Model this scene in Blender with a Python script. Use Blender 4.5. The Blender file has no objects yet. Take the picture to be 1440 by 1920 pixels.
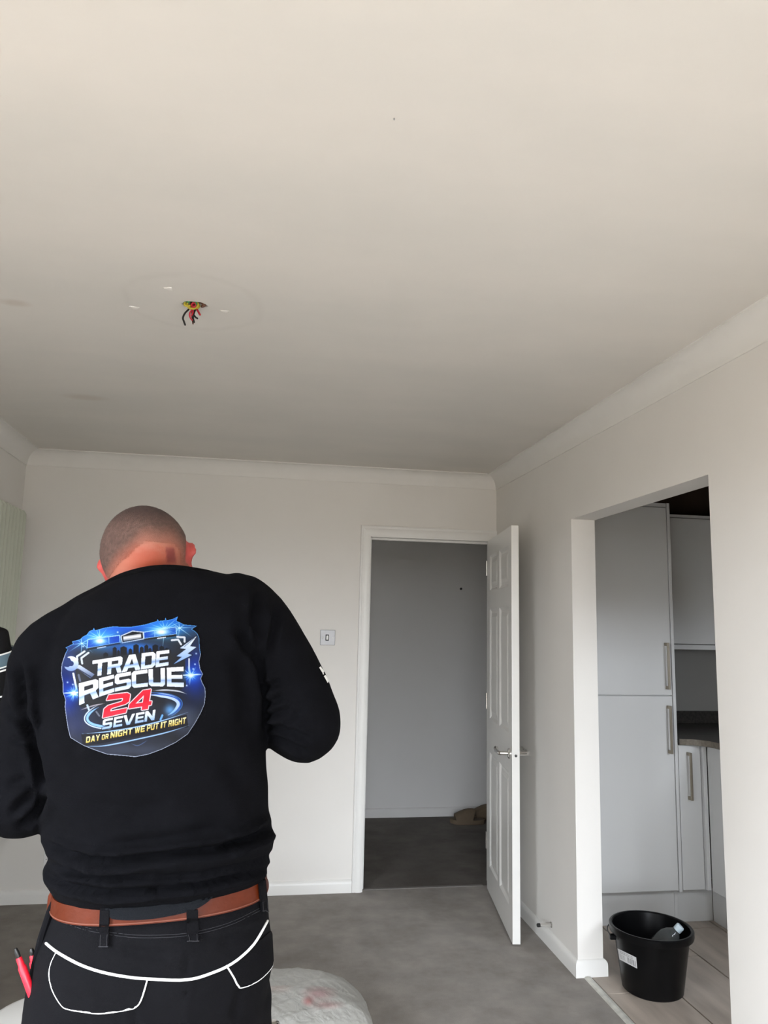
import bpy, bmesh, math, random
import numpy as np
from mathutils import Vector, Matrix
from mathutils.bvhtree import BVHTree

random.seed(7)
rng = np.random.default_rng(7)
PI = math.pi
SC = bpy.context.scene
COL = SC.collection

# ------------------------------------------------------------------ camera
F, PITCH, ROLL, YAW, CZ = 1412.5, .1486, .0222, .1634, 1.474
_cy, _sy = math.cos(YAW), math.sin(YAW)
_f = Vector((_sy, _cy, 0)); _r = Vector((_cy, -_sy, 0)); _u = Vector((0, 0, 1))
FW = math.cos(PITCH) * _f + math.sin(PITCH) * _u
_u2 = -math.sin(PITCH) * _f + math.cos(PITCH) * _u
RT = math.cos(ROLL) * _r + math.sin(ROLL) * _u2
UP = -math.sin(ROLL) * _r + math.cos(ROLL) * _u2
CAM = Vector((0, 0, CZ))
cd = bpy.data.cameras.new('camera')
cd.sensor_fit = 'VERTICAL'; cd.sensor_height = 36.0; cd.lens = F / 1920 * 36.0
cd.clip_start = .05; cd.clip_end = 100
cam = bpy.data.objects.new('camera', cd); COL.objects.link(cam)
cam.matrix_world = Matrix(((RT.x, UP.x, -FW.x, CAM.x), (RT.y, UP.y, -FW.y, CAM.y), (RT.z, UP.z, -FW.z, CAM.z), (0, 0, 0, 1)))
SC.camera = cam

# ------------------------------------------------------------------ light: overcast daylight through the window behind the camera and two added unseen ones
SKY_COL, SKY_STR = (.90, .96, 1.04), 52.0      # overcast: zenith three times the horizon
GND_COL, GND_STR = (1.0, .87, .70), 2.85
SC.view_settings.view_transform = 'Standard'; SC.view_settings.look = 'None'
SC.view_settings.exposure = 0.0; SC.view_settings.gamma = 1.0; SC.view_settings.use_curve_mapping = False
w = bpy.data.worlds.new('daylight'); SC.world = w; w.use_nodes = True
nt = w.node_tree; nt.nodes.clear()
tc = nt.nodes.new('ShaderNodeTexCoord'); sep = nt.nodes.new('ShaderNodeSeparateXYZ')
mr = nt.nodes.new('ShaderNodeMapRange'); mr.inputs[1].default_value = -.03; mr.inputs[2].default_value = .03
mx = nt.nodes.new('ShaderNodeMix'); mx.data_type = 'RGBA'
mx.inputs[6].default_value = (*[c * GND_STR for c in GND_COL], 1); 
cl = nt.nodes.new('ShaderNodeMath'); cl.operation = 'MAXIMUM'; cl.inputs[1].default_value = 0.0
oc = nt.nodes.new('ShaderNodeMath'); oc.operation = 'MULTIPLY_ADD'; oc.inputs[1].default_value = 2 / 3; oc.inputs[2].default_value = 1 / 3
vm = nt.nodes.new('ShaderNodeVectorMath'); vm.operation = 'SCALE'; vm.inputs[0].default_value = [c * SKY_STR for c in SKY_COL]
bg = nt.nodes.new('ShaderNodeBackground'); wo = nt.nodes.new('ShaderNodeOutputWorld')
nt.links.new(tc.outputs['Generated'], sep.inputs[0]); nt.links.new(sep.outputs[2], mr.inputs[0])
nt.links.new(sep.outputs[2], cl.inputs[0]); nt.links.new(cl.outputs[0], oc.inputs[0]); nt.links.new(oc.outputs[0], vm.inputs['Scale']); nt.links.new(vm.outputs[0], mx.inputs[7])
nt.links.new(mr.outputs[0], mx.inputs[0]); nt.links.new(mx.outputs[2], bg.inputs[0]); nt.links.new(bg.outputs[0], wo.inputs[0])

XL, XR, YB, YF, H = -1.312, 1.432, 4.422, -2.4, 2.4
WT = .1164
WIN = (-1.1, 1.25, .06, 2.14)          # patio window in the wall behind the camera
KYF = 1.70
ADDED_KWIN = (2.02, 2.88, 1.22, 1.70)        # unseen window added to light the lower kitchen cabinets
ADDED_LWIN = (-.45, 1.05, .72, 2.08)           # unseen window added in the left wall for light across the room
def portal(name, x0, x1, z0, z1, y, axis=(0, 1, 0)):
    l = bpy.data.lights.new(name, 'AREA'); l.shape = 'RECTANGLE'; l.size = x1 - x0; l.size_y = z1 - z0
    l.cycles.is_portal = True
    o = bpy.data.objects.new(name, l); COL.objects.link(o)
    o.location = ((x0 + x1) / 2, y, (z0 + z1) / 2) if axis[1] else (y, (x0 + x1) / 2, (z0 + z1) / 2)
    o.rotation_euler = Vector(axis).to_track_quat('-Z', 'Z').to_euler()
portal('daylight_portal', WIN[0], WIN[1], WIN[2], WIN[3], YF - .06)
portal('added_side_portal', ADDED_LWIN[0], ADDED_LWIN[1], ADDED_LWIN[2], ADDED_LWIN[3], XL - .06, (1, 0, 0))
portal('added_kitchen_portal', ADDED_KWIN[0], ADDED_KWIN[1], ADDED_KWIN[2], ADDED_KWIN[3], KYF - .06)

# ------------------------------------------------------------------ helpers
def lin(c):
    return tuple((v / 255 / 12.92 if v / 255 <= .04045 else ((v / 255 + .055) / 1.055) ** 2.4) for v in c)
def ray(px, py):
    return FW + RT * ((px - 720) / F) - UP * ((py - 960) / F)
def onplane(px, py, ax, v):
    d = ray(px, py); return CAM + d * ((v - CAM[ax]) / d[ax])
def project(V):
    d = V - np.array(CAM); z = d @ np.array(FW)
    return np.stack([720 + F * (d @ np.array(RT)) / z, 960 - F * (d @ np.array(UP)) / z], 1)

BASE = {}
def reg(o, label=None, cat=None, group=None, kind=None):
    if label: o['label'] = label
    if cat: o['category'] = cat
    if group: o['group'] = group
    if kind: o['kind'] = kind
    return o
def empty(name, loc, label=None, cat=None, group=None, kind=None):
    o = bpy.data.objects.new(name, None); COL.objects.link(o); o.location = loc; o.empty_display_size = .05
    BASE[o.name] = Vector(loc)
    return reg(o, label, cat, group, kind)
def base_of(o):
    while o is not None:
        if o.name in BASE: return BASE[o.name]
        o = o.parent
    return Vector((0, 0, 0))
def link(name, me, mat, parent=None, smooth=False, origin=None):
    """world-space mesh -> one object; children keep their geometry relative to the thing's base"""
    o = bpy.data.objects.new(name, me); COL.objects.link(o)
    if mat is not None and not me.materials: me.materials.append(mat)
    if parent is not None:
        b = base_of(parent); me.transform(Matrix.Translation(-b)); o.parent = parent
    elif origin is not None:
        me.transform(Matrix.Translation(-Vector(origin))); o.location = origin; BASE[o.name] = Vector(origin)
    if smooth:
        for p in me.polygons: p.use_smooth = True
        if smooth == 'auto':
            try: me.set_sharp_from_angle(angle=math.radians(35))
            except Exception: pass
    return o
def mk(name, bm, mat, parent=None, smooth=False, origin=None):
    bmesh.ops.recalc_face_normals(bm, faces=bm.faces)
    me = bpy.data.meshes.new(name); bm.to_mesh(me); bm.free()
    return link(name, me, mat, parent, smooth, origin)

def box(bm, x0, x1, y0, y1, z0, z1, bev=0, seg=2):
    vs = [bm.verts.new(p) for p in ((x0, y0, z0), (x1, y0, z0), (x1, y1, z0), (x0, y1, z0), (x0, y0, z1), (x1, y0, z1), (x1, y1, z1), (x0, y1, z1))]
    fs = [bm.faces.new([vs[i] for i in q]) for q in ((0, 3, 2, 1), (4, 5, 6, 7), (0, 1, 5, 4), (1, 2, 6, 5), (2, 3, 7, 6), (3, 0, 4, 7))]
    if bev:
        es = list({e for f in fs for e in f.edges})
        bmesh.ops.bevel(bm, geom=es, offset=bev, segments=seg, affect='EDGES', profile=.5)
    return bm
def B(*a, **k): return box(bmesh.new(), *a, **k)
def prism(bm, prof, axis_pts):
    """sweep a closed profile (list of 3-D offsets per station) : prof(station)->list of points"""
    rings = [[bm.verts.new(p) for p in prof(s)] for s in axis_pts]
    n = len(rings[0])
    for a, b in zip(rings, rings[1:]):
        for i in range(n): bm.faces.new((a[i], a[(i + 1) % n], b[(i + 1) % n], b[i]))
    bm.faces.new(rings[0][::-1]); bm.faces.new(rings[-1])
    return bm
def rings_mesh(bm, rings, cap=True):
    R = [[bm.verts.new(p) for p in r] for r in rings]
    n = len(R[0])
    for a, b in zip(R, R[1:]):
        for i in range(n): bm.faces.new((a[i], a[(i + 1) % n], b[(i + 1) % n], b[i]))
    if cap:
        for r, rev in ((R[0], True), (R[-1], False)):
            c = bm.verts.new(sum((v.co for v in r), Vector()) / n)
            for i in range(n):
                f = (r[i], r[(i + 1) % n], c); bm.faces.new(f[::-1] if rev else f)
    return bm
def lathe(bm, c, prof, n=32, axis=Vector((0, 0, 1)), cap=True):
    q = Vector((0, 0, 1)).rotation_difference(axis.normalized())
    return rings_mesh(bm, [[Vector(c) + q @ Vector((r * math.cos(2 * PI * i / n), r * math.sin(2 * PI * i / n), z)) for i in range(n)] for r, z in prof], cap)
def tube(bm, pts, rad, n=10, caps=True, flat=1.0):
    pts = [Vector(p) for p in pts]
    if not hasattr(rad, '__len__'): rad = [rad] * len(pts)
    T = []
    for i in range(len(pts)):
        a = pts[max(i - 1, 0)]; b = pts[min(i + 1, len(pts) - 1)]; T.append((b - a).normalized())
    ref = Vector((0, 0, 1)) if abs(T[0].z) < .9 else Vector((0, 1, 0))
    nrm = (ref - T[0] * ref.dot(T[0])).normalized()
    st = []
    for p, t, r in zip(pts, T, rad):
        nrm = (nrm - t * nrm.dot(t)).normalized(); st.append((p, t, nrm.copy(), r))
    if caps:
        p, t, m, r = st[0]; p1, t1, m1, r1 = st[-1]
        st = [(p - t * r * math.sin(a), t, m, r * math.cos(a)) for a in (1.35, .9, .45)] + st + [(p1 + t1 * r1 * math.sin(a), t1, m1, r1 * math.cos(a)) for a in (.45, .9, 1.35)]
    rings = []
    for p, t, m, r in st:
        b = t.cross(m)
        rings.append([p + r * (math.cos(2 * PI * i / n) * m + math.sin(2 * PI * i / n) * b * flat) for i in range(n)])
    return rings_mesh(bm, rings)
def smooth_path(pts, k=6):
    P = [Vector(p) for p in pts]; out = []
    for i in range(len(P) - 1):
        p0, p1, p2, p3 = P[max(i - 1, 0)], P[i], P[i + 1], P[min(i + 2, len(P) - 1)]
        for j in range(k):
            t = j / k
            out.append(.5 * ((2 * p1) + (-p0 + p2) * t + (2 * p0 - 5 * p1 + 4 * p2 - p3) * t * t + (-p0 + 3 * p1 - 3 * p2 + p3) * t ** 3))
    out.append(P[-1]); return out
def ellipsoid(bm, c, rx, ry, rz, M=None, seg=24, ring=16):
    M = M or Matrix.Identity(3); c = Vector(c); rings = []
    for j in range(1, ring):
        a = PI * j / ring - PI / 2
        rings.append([c + M @ Vector((rx * math.cos(a) * math.cos(2 * PI * i / seg), ry * math.cos(a) * math.sin(2 * PI * i / seg), rz * math.sin(a))) for i in range(seg)])
    return rings_mesh(bm, rings)
def remesh(bm, voxel, smooth=4, fac=.5):
    bmesh.ops.recalc_face_normals(bm, faces=bm.faces)
    me = bpy.data.meshes.new('tmp'); bm.to_mesh(me); bm.free()
    o = bpy.data.objects.new('tmp', me); COL.objects.link(o)
    m = o.modifiers.new('r', 'REMESH'); m.mode = 'VOXEL'; m.voxel_size = voxel; m.adaptivity = 0
    s = o.modifiers.new('s', 'SMOOTH'); s.factor = fac; s.iterations = smooth
    dg = bpy.context.evaluated_depsgraph_get(); dg.update()
    out = bpy.data.meshes.new_from_object(o.evaluated_get(dg))
    bpy.data.objects.remove(o); bpy.data.meshes.remove(me)
    return out
def verts_np(me):
    a = np.empty(len(me.vertices) * 3, np.float32); me.vertices.foreach_get('co', a); return a.reshape(-1, 3).astype(float)
def normals_np(me):
    a = np.empty(len(me.vertices) * 3, np.float32); me.vertices.foreach_get('normal', a); return a.reshape(-1, 3).astype(float)
def set_verts(me, V):
    me.vertices.foreach_set('co', V.astype(np.float32).ravel()); me.update()
def set_col(me, C, name='Col'):
    at = me.color_attributes.new(name, 'FLOAT_COLOR', 'POINT')
    a = np.ones((len(me.vertices), 4), np.float32); a[:, :3] = C; at.data.foreach_set('color', a.ravel())
def bvh(me): return BVHTree.FromPolygons([v.co.copy() for v in me.vertices], [tuple(p.vertices) for p in me.polygons])
def hit(tree, px, py):
    loc, n, i, d = tree.ray_cast(CAM, ray(px, py).normalized())
    if loc is None: return None, None
    if n.dot(ray(px, py)) > 0: n = -n
    return loc, n
def seg_dist(P, poly):
    """distance of 2-D points to a polyline, and the arc parameter 0..1"""
    best = np.full(len(P), 1e9); par = np.zeros(len(P)); poly = [np.array(p, float) for p in poly]
    L = [np.linalg.norm(b - a) for a, b in zip(poly, poly[1:])]; tot = sum(L); acc = 0
    for a, b, l in zip(poly, poly[1:], L):
        d = b - a; t = np.clip(((P - a) @ d) / max(d @ d, 1e-9), 0, 1)
        q = np.linalg.norm(P - a - t[:, None] * d, axis=1); m = q < best
        best[m] = q[m]; par[m] = (acc + t[m] * l) / tot; acc += l
    return best, par

# ------------------------------------------------------------------ materials
def mat(name, col, rough=.6, metal=0, var=0, vscale=8, bump=0, bscale=200, col2=None, spec=.5, sheen=0, attr=None, detail=4):
    m = bpy.data.materials.new(name); m.use_nodes = True
    N = m.node_tree.nodes; L = m.node_tree.links; p = N['Principled BSDF']
    c = col if max(col) <= 1.0 else lin(col)
    p.inputs['Roughness'].default_value = rough; p.inputs['Metallic'].default_value = metal
    p.inputs['Specular IOR Level'].default_value = spec
    if sheen:
        p.inputs['Sheen Weight'].default_value = sheen; p.inputs['Sheen Roughness'].default_value = .5
    p.inputs['Base Color'].default_value = (*c, 1)
    co = None
    if var or bump or col2:
        t = N.new('ShaderNodeTexCoord'); co = t.outputs['Object']
    if attr:
        a = N.new('ShaderNodeVertexColor'); a.layer_name = attr; L.new(a.outputs[0], p.inputs['Base Color'])
    elif var or col2:
        n = N.new('ShaderNodeTexNoise'); n.inputs['Scale'].default_value = vscale; n.inputs['Detail'].default_value = detail
        L.new(co, n.inputs['Vector'])
        r = N.new('ShaderNodeValToRGB'); r.color_ramp.elements[0].position = .3; r.color_ramp.elements[1].position = .7
        c2 = lin(col2) if col2 and max(col2) > 1 else (col2 or tuple(v * (1 - var) for v in c))
        r.color_ramp.elements[0].color = (*c2, 1); r.color_ramp.elements[1].color = (*c, 1)
        L.new(n.outputs[0], r.inputs[0]); L.new(r.outputs[0], p.inputs['Base Color'])
    if bump:
        n2 = N.new('ShaderNodeTexNoise'); n2.inputs['Scale'].default_value = bscale; n2.inputs['Detail'].default_value = 3
        L.new(co, n2.inputs['Vector']); b = N.new('ShaderNodeBump'); b.inputs['Strength'].default_value = bump; b.inputs['Distance'].default_value = .004
        L.new(n2.outputs[0], b.inputs['Height']); L.new(b.outputs[0], p.inputs['Normal'])
    return m
WALLC = (.81, .785, .745)
M = {}
M['wall'] = mat('matt_wall_paint', WALLC, .85, var=.03, vscale=2.5, bump=.06, bscale=60, spec=.2)
M['gloss'] = mat('white_gloss_paint', (.84, .83, .80), .35, var=.03, vscale=5, bump=.03, bscale=40)
M['door'] = mat('satin_door_paint', (.80, .79, .755), .30, var=.02, vscale=4)
M['coving'] = mat('coving_paint', (.82, .80, .76), .8, var=.03, vscale=9, bump=.08, bscale=45, spec=.2)
M['carpet'] = mat('grey_carpet', (.345, .315, .285), 1.0, col2=(.265, .242, .22), vscale=9, bump=.9, bscale=420, spec=.05, sheen=.15, detail=8)
M['shadedcarpet'] = mat('shade_darkened_carpet', (.18, .165, .15), 1.0, col2=(.12, .11, .10), vscale=3.2, bump=.9, bscale=420, spec=.05, detail=8)  # hall's shade mixed into the carpet colour: darker and browner
M['kitchwall'] = mat('low_bounce_kitchen_wall', (.27, .26, .245), .85, var=.04, vscale=2, spec=.2)  # shade put into the wall colour, so the kitchen bounces less light
M['tile_a'] = mat('wood_look_tile', (.50, .43, .365), .45, col2=(.33, .28, .235), vscale=9, bump=.08, bscale=50)
M['grout'] = mat('dark_grout', (.018, .015, .013), .95)
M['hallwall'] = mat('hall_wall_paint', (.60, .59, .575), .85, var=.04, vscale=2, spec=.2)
M['cab'] = mat('grey_cabinet_gloss', (.66, .66, .65), .34, var=.02, vscale=3)
M['cabside'] = mat('grey_cabinet_carcass', (.62, .62, .605), .35)
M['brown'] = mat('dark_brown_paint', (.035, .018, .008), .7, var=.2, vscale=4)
M['worktop'] = mat('dark_laminate', (.028, .026, .024), .22, col2=(.05, .045, .04), vscale=60)
M['wtedge'] = mat('brown_laminate_edge', (.20, .17, .13), .4, col2=(.13, .11, .085), vscale=90)
M['steel'] = mat('brushed_steel', (.34, .30, .24), .36, metal=1)
M['chrome'] = mat('polished_chrome', (.78, .77, .75), .10, metal=1)
M['plate'] = mat('satin_chrome_plate', (.34, .34, .35), .35, metal=.35)
M['white'] = mat('white_plastic', (.82, .82, .80), .35)
M['black'] = mat('black_rubber', (.01, .01, .01), .6)
M['radiator'] = mat('radiator_enamel', (.60, .63, .53), .4, var=.03, vscale=5)
M['bucket'] = mat('black_bucket_plastic', (.0022, .0022, .0026), .30, col2=(.0035, .0035, .004), vscale=20, bump=.02, bscale=70, spec=.22)
M['void'] = mat('ceiling_void', (.02, .018, .015), .9)
M['shirt'] = mat('black_sweatshirt_cotton', (.0030, .0031, .0042), .95, var=.25, vscale=25, bump=.3, bscale=700, spec=.06)
M['rib'] = mat('black_rib_knit', (.003, .003, .0035), .95, bump=.6, bscale=700, spec=.05)
M['trouser'] = mat('black_work_trouser', (.0028, .0028, .0039), .85, var=.2, vscale=30, bump=.3, bscale=900, spec=.1)
M['tee'] = mat('charcoal_undershirt', (.006, .007, .009), .9, bump=.4, bscale=800, spec=.1)
M['belt'] = mat('tan_leather', (.085, .0125, .0018), .45, col2=(.06, .009, .0013), vscale=18, bump=.15, bscale=120, spec=.18)
M['stitch'] = mat('pale_stitching', (.15, .045, .025), .7)
M['piping'] = mat('reflective_piping', (.86, .87, .86), .4)
M['red'] = mat('red_insulated_handle', (.75, .012, .03), .35)
M['skin'] = mat('skin', (.6, .3, .2), .55, attr='Col', bump=.15, bscale=300)
M['hair'] = mat('buzzed_hair', (.1, .07, .06), .8, attr='Col', bump=.8, bscale=600)
M['print'] = mat('shirt_print', (.5, .5, .5), .6, attr='Col', spec=.12)
M['shoe'] = mat('black_work_boot', (.012, .011, .010), .5, bump=.2, bscale=150)
M['sole'] = mat('boot_sole', (.02, .02, .02), .8)
M['slipper'] = mat('taupe_foam', (.115, .082, .05), .8, var=.15, vscale=30, bump=.3, bscale=200)
M['slipper_in'] = mat('dark_lining', (.06, .045, .035), .9)

# ceiling: skim coat with old ceiling-rose scar and patches of its own
HX, HY = -.222, 2.181
def ceiling_mat():
    m = mat('skimmed_ceiling', (.80, .765, .715), .9, spec=.15)
    N = m.node_tree.nodes; L = m.node_tree.links; p = N['Principled BSDF']
    t = N.new('ShaderNodeTexCoord')
    n = N.new('ShaderNodeTexNoise'); n.inputs['Scale'].default_value = 1.6; n.inputs['Detail'].default_value = 5
    mp = N.new('ShaderNodeMapping'); mp.inputs['Scale'].default_value = (1, 2.2, 1); L.new(t.outputs['Object'], mp.inputs[0]); L.new(mp.outputs[0], n.inputs['Vector'])
    r = N.new('ShaderNodeValToRGB'); r.color_ramp.elements[0].position = .35; r.color_ramp.elements[1].position = .7
    r.color_ramp.elements[0].color = (.735, .705, .655, 1); r.color_ramp.elements[1].color = (.785, .745, .69, 1)
    L.new(n.outputs[0], r.inputs[0])
    # ring scar: distance from the wiring hole
    d = N.new('ShaderNodeVectorMath'); d.operation = 'DISTANCE'; d.inputs[1].default_value = (HX, HY, H)
    wob = N.new('ShaderNodeTexNoise'); wob.inputs['Scale'].default_value = 9; L.new(t.outputs['Object'], wob.inputs['Vector'])
    L.new(t.outputs['Object'], d.inputs[0])
    a1 = N.new('ShaderNodeMath'); a1.operation = 'MULTIPLY_ADD'; a1.inputs[1].default_value = .06; L.new(wob.outputs[0], a1.inputs[0]); L.new(d.outputs['Value'], a1.inputs[2])
    s1 = N.new('ShaderNodeMath'); s1.operation = 'SUBTRACT'; s1.inputs[1].default_value = .225; L.new(a1.outputs[0], s1.inputs[0])
    ab = N.new('ShaderNodeMath'); ab.operation = 'ABSOLUTE'; L.new(s1.outputs[0], ab.inputs[0])
    mr2 = N.new('ShaderNodeMapRange'); mr2.inputs[1].default_value = 0; mr2.inputs[2].default_value = .02; mr2.inputs[3].default_value = .16; mr2.inputs[4].default_value = 0
    L.new(ab.outputs[0], mr2.inputs[0])
    ms = N.new('ShaderNodeMath'); ms.operation = 'MULTIPLY'; L.new(mr2.outputs[0], ms.inputs[0]); L.new(wob.outputs[0], ms.inputs[1])
    mix = N.new('ShaderNodeMix'); mix.data_type = 'RGBA'; mix.inputs[7].default_value = (.42, .38, .33, 1)
    L.new(ms.outputs[0], mix.inputs[0]); L.new(r.outputs[0], mix.inputs[6])
    # two old brown patches
    cur = mix.outputs[2]
    for (cx, cy, sx, sy, amt) in ((*onplane(160, 745, 2, H)[:2], .10, .05, .30), (*onplane(28, 568, 2, H)[:2], .05, .03, .35)):
        mp2 = N.new('ShaderNodeMapping'); mp2.vector_type = 'TEXTURE'; mp2.inputs['Location'].default_value = (cx, cy, H); mp2.inputs['Scale'].default_value = (sx, sy, 1)
        L.new(t.outputs['Object'], mp2.inputs[0]); ln = N.new('ShaderNodeVectorMath'); ln.operation = 'LENGTH'; L.new(mp2.outputs[0], ln.inputs[0])
        m3 = N.new('ShaderNodeMapRange'); m3.inputs[1].default_value = .4; m3.inputs[2].default_value = 1.1; m3.inputs[3].default_value = amt; m3.inputs[4].default_value = 0
        L.new(ln.outputs['Value'], m3.inputs[0])
        mm = N.new('ShaderNodeMix'); mm.data_type = 'RGBA'; mm.inputs[7].default_value = (.52, .42, .33, 1); L.new(m3.outputs[0], mm.inputs[0]); L.new(cur, mm.inputs[6]); cur = mm.outputs[2]
    L.new(cur, p.inputs['Base Color'])
    n2 = N.new('ShaderNodeTexNoise'); n2.inputs['Scale'].default_value = 14; L.new(mp.outputs[0], n2.inputs['Vector'])
    b = N.new('ShaderNodeBump'); b.inputs['Strength'].default_value = .10; b.inputs['Distance'].default_value = .006
    L.new(n2.outputs[0], b.inputs['Height']); L.new(b.outputs[0], p.inputs['Normal'])
    return m
M['ceiling'] = ceiling_mat()

def clear_mat(name, col, trans, rough):
    m = bpy.data.materials.new(name); m.use_nodes = True; N = m.node_tree.nodes; L = m.node_tree.links
    p = N['Principled BSDF']; p.inputs['Base Color'].default_value = (*col, 1); p.inputs['Roughness'].default_value = rough
    t = N.new('ShaderNodeBsdfTransparent'); x = N.new('ShaderNodeMixShader'); x.inputs[0].default_value = trans
    L.new(p.outputs[0], x.inputs[1]); L.new(t.outputs[0], x.inputs[2]); L.new(x.outputs[0], N['Material Output'].inputs[0])
    return m
M['glass'] = clear_mat('window_glass', (.9, .95, .95), .93, .02)
M['bottle'] = clear_mat('clear_bottle_plastic', (.12, .13, .13), .55, .08)

# ------------------------------------------------------------------ setting
def S(name, bm, m, **k): return reg(mk(name, bm, m, **k), kind='structure')
HALL_Y = 6.03
KX1 = 2.95
def mottle(m, scale, lo):
    N = m.node_tree.nodes; L = m.node_tree.links; p = N['Principled BSDF']; src = p.inputs['Base Color'].links[0].from_socket
    t = N.new('ShaderNodeTexCoord'); n = N.new('ShaderNodeTexNoise'); n.inputs['Scale'].default_value = scale; n.inputs['Detail'].default_value = 9; n.inputs['Roughness'].default_value = .72
    r = N.new('ShaderNodeValToRGB'); r.color_ramp.elements[0].position = .36; r.color_ramp.elements[1].position = .56; r.color_ramp.elements[0].color = (*lo, 1); r.color_ramp.elements[1].color = (1, 1, 1, 1)
    x = N.new('ShaderNodeMix'); x.data_type = 'RGBA'; x.blend_type = 'MULTIPLY'; x.inputs[0].default_value = 1
    L.new(t.outputs['Object'], n.inputs['Vector']); L.new(n.outputs[0], r.inputs[0]); L.new(src, x.inputs[6]); L.new(r.outputs[0], x.inputs[7]); L.new(x.outputs[2], p.inputs['Base Color'])
mottle(M['carpet'], 3.4, (.78, .765, .755)); mottle(M['shadedcarpet'], 3.5, (.8, .8, .8))
S('floor', B(XL - .1, 1.462, YF - .1, 4.452, -.05, 0), M['carpet'])
S('floor_hall', B(-1.6, 3.0, 4.456, HALL_Y + .1, -.05, -.002), M['shadedcarpet'])
# back wall with door opening
LX0, LX1, LZ = .633, 1.425, 2.010
bm = bmesh.new(); box(bm, XL - .1, LX0, YB, YB + .1, 0, H + .05); box(bm, LX1, KX1 + .1, YB, YB + .1, 0, H + .05); box(bm, LX0, LX1, YB, YB + .1, LZ, H + .05)
S('wall_back', bm, M['wall'])
bm = bmesh.new()
for (ya, yb, za, zb) in ((YF - .1, ADDED_LWIN[0], 0, H + .05), (ADDED_LWIN[1], YB, 0, H + .05), (ADDED_LWIN[0], ADDED_LWIN[1], 0, ADDED_LWIN[2]), (ADDED_LWIN[0], ADDED_LWIN[1], ADDED_LWIN[3], H + .05)): box(bm, XL - .1, XL, ya, yb, za, zb)
S('wall_left', bm, M['wall'])
OY0, OY1, OZ = 2.2048, 3.2989, 1.982
bm = bmesh.new(); box(bm, XR, XR + WT, YF, OY0, 0, H + .05); box(bm, XR, XR + WT, OY1, YB, 0, H + .05); box(bm, XR, XR + WT, OY0, OY1, OZ, H + .05)
S('wall_right', bm, M['wall'])
# wall behind the camera with the patio window
bm = bmesh.new(); y0, y1 = YF - .12, YF
for (xa, xb, za, zb) in ((XL - .1, WIN[0], 0, H), (WIN[1], XR + WT, 0, H), (WIN[0], WIN[1], 0, WIN[2]), (WIN[0], WIN[1], WIN[3], H)):
    box(bm, xa, xb, y0, y1, za, zb)
S('wall_front', bm, M['wall'])
for i, (x0, x1, z0, z1, n) in enumerate(((*WIN, 2),)):
    wd = empty('window_%d' % (i + 1), (x0, YF, z0), kind='structure')
    bm = bmesh.new(); fw = .05
    for a in ((x0, x1, z0, z0 + fw), (x0, x1, z1 - fw, z1), (x0, x0 + fw, z0, z1), (x1 - fw, x1, z0, z1)): box(bm, a[0], a[1], YF - .1, YF - .05, a[2], a[3], .004)
    if n == 2: box(bm, (x0 + x1) / 2 - .04, (x0 + x1) / 2 + .04, YF - .1, YF - .05, z0, z1, .004)
    mk('frame', bm, M['white'], wd)
    for k in range(n):
        xa = x0 + (x1 - x0) * k / n; xb = x0 + (x1 - x0) * (k + 1) / n
        mk('pane', B(xa + .04, xb - .04, YF - .078, YF - .074, z0 + .04, z1 - .04), M['glass'], wd)
wd = empty('window_3', (XL, ADDED_LWIN[0], ADDED_LWIN[2]), kind='structure')  # added out of view as a side light source
bm = bmesh.new()
for a in ((ADDED_LWIN[0], ADDED_LWIN[1], ADDED_LWIN[2], ADDED_LWIN[2] + .05), (ADDED_LWIN[0], ADDED_LWIN[1], ADDED_LWIN[3] - .05, ADDED_LWIN[3]), (ADDED_LWIN[0], ADDED_LWIN[0] + .05, ADDED_LWIN[2], ADDED_LWIN[3]), (ADDED_LWIN[1] - .05, ADDED_LWIN[1], ADDED_LWIN[2], ADDED_LWIN[3])): box(bm, XL - .09, XL - .04, *a, .004)
mk('frame', bm, M['white'], wd)
mk('pane', B(XL - .072, XL - .068, ADDED_LWIN[0] + .04, ADDED_LWIN[1] - .04, ADDED_LWIN[2] + .04, ADDED_LWIN[3] - .04), M['glass'], wd)
# hall
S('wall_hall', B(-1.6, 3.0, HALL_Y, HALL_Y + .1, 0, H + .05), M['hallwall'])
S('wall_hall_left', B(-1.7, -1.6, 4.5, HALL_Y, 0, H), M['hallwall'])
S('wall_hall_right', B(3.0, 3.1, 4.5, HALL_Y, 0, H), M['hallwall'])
S('ceiling_hall', B(-1.6, 3.0, YB + .1, HALL_Y, H, H + .1), mat('low_bounce_hall_ceiling', (.36, .34, .31), .9))  # ceiling colour darkened to keep bounced light off the upper hall wall
# kitchen
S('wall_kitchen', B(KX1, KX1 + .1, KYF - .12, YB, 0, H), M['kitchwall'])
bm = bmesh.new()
for (xa, xb, za, zb) in ((XR + WT, ADDED_KWIN[0], 0, H), (ADDED_KWIN[1], KX1, 0, H), (ADDED_KWIN[0], ADDED_KWIN[1], 0, ADDED_KWIN[2]), (ADDED_KWIN[0], ADDED_KWIN[1], ADDED_KWIN[3], H)): box(bm, xa, xb, KYF - .12, KYF, za, zb)
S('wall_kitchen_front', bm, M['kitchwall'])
wd = empty('window_2', (ADDED_KWIN[0], KYF, ADDED_KWIN[2]), kind='structure')  # added out of view, sized and placed for the kitchen light
bm = bmesh.new()
for a in ((ADDED_KWIN[0], ADDED_KWIN[1], ADDED_KWIN[2], ADDED_KWIN[2] + .05), (ADDED_KWIN[0], ADDED_KWIN[1], ADDED_KWIN[3] - .05, ADDED_KWIN[3]), (ADDED_KWIN[0], ADDED_KWIN[0] + .05, ADDED_KWIN[2], ADDED_KWIN[3]), (ADDED_KWIN[1] - .05, ADDED_KWIN[1], ADDED_KWIN[2], ADDED_KWIN[3])): box(bm, a[0], a[1], KYF - .1, KYF - .05, a[2], a[3], .004)
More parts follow.
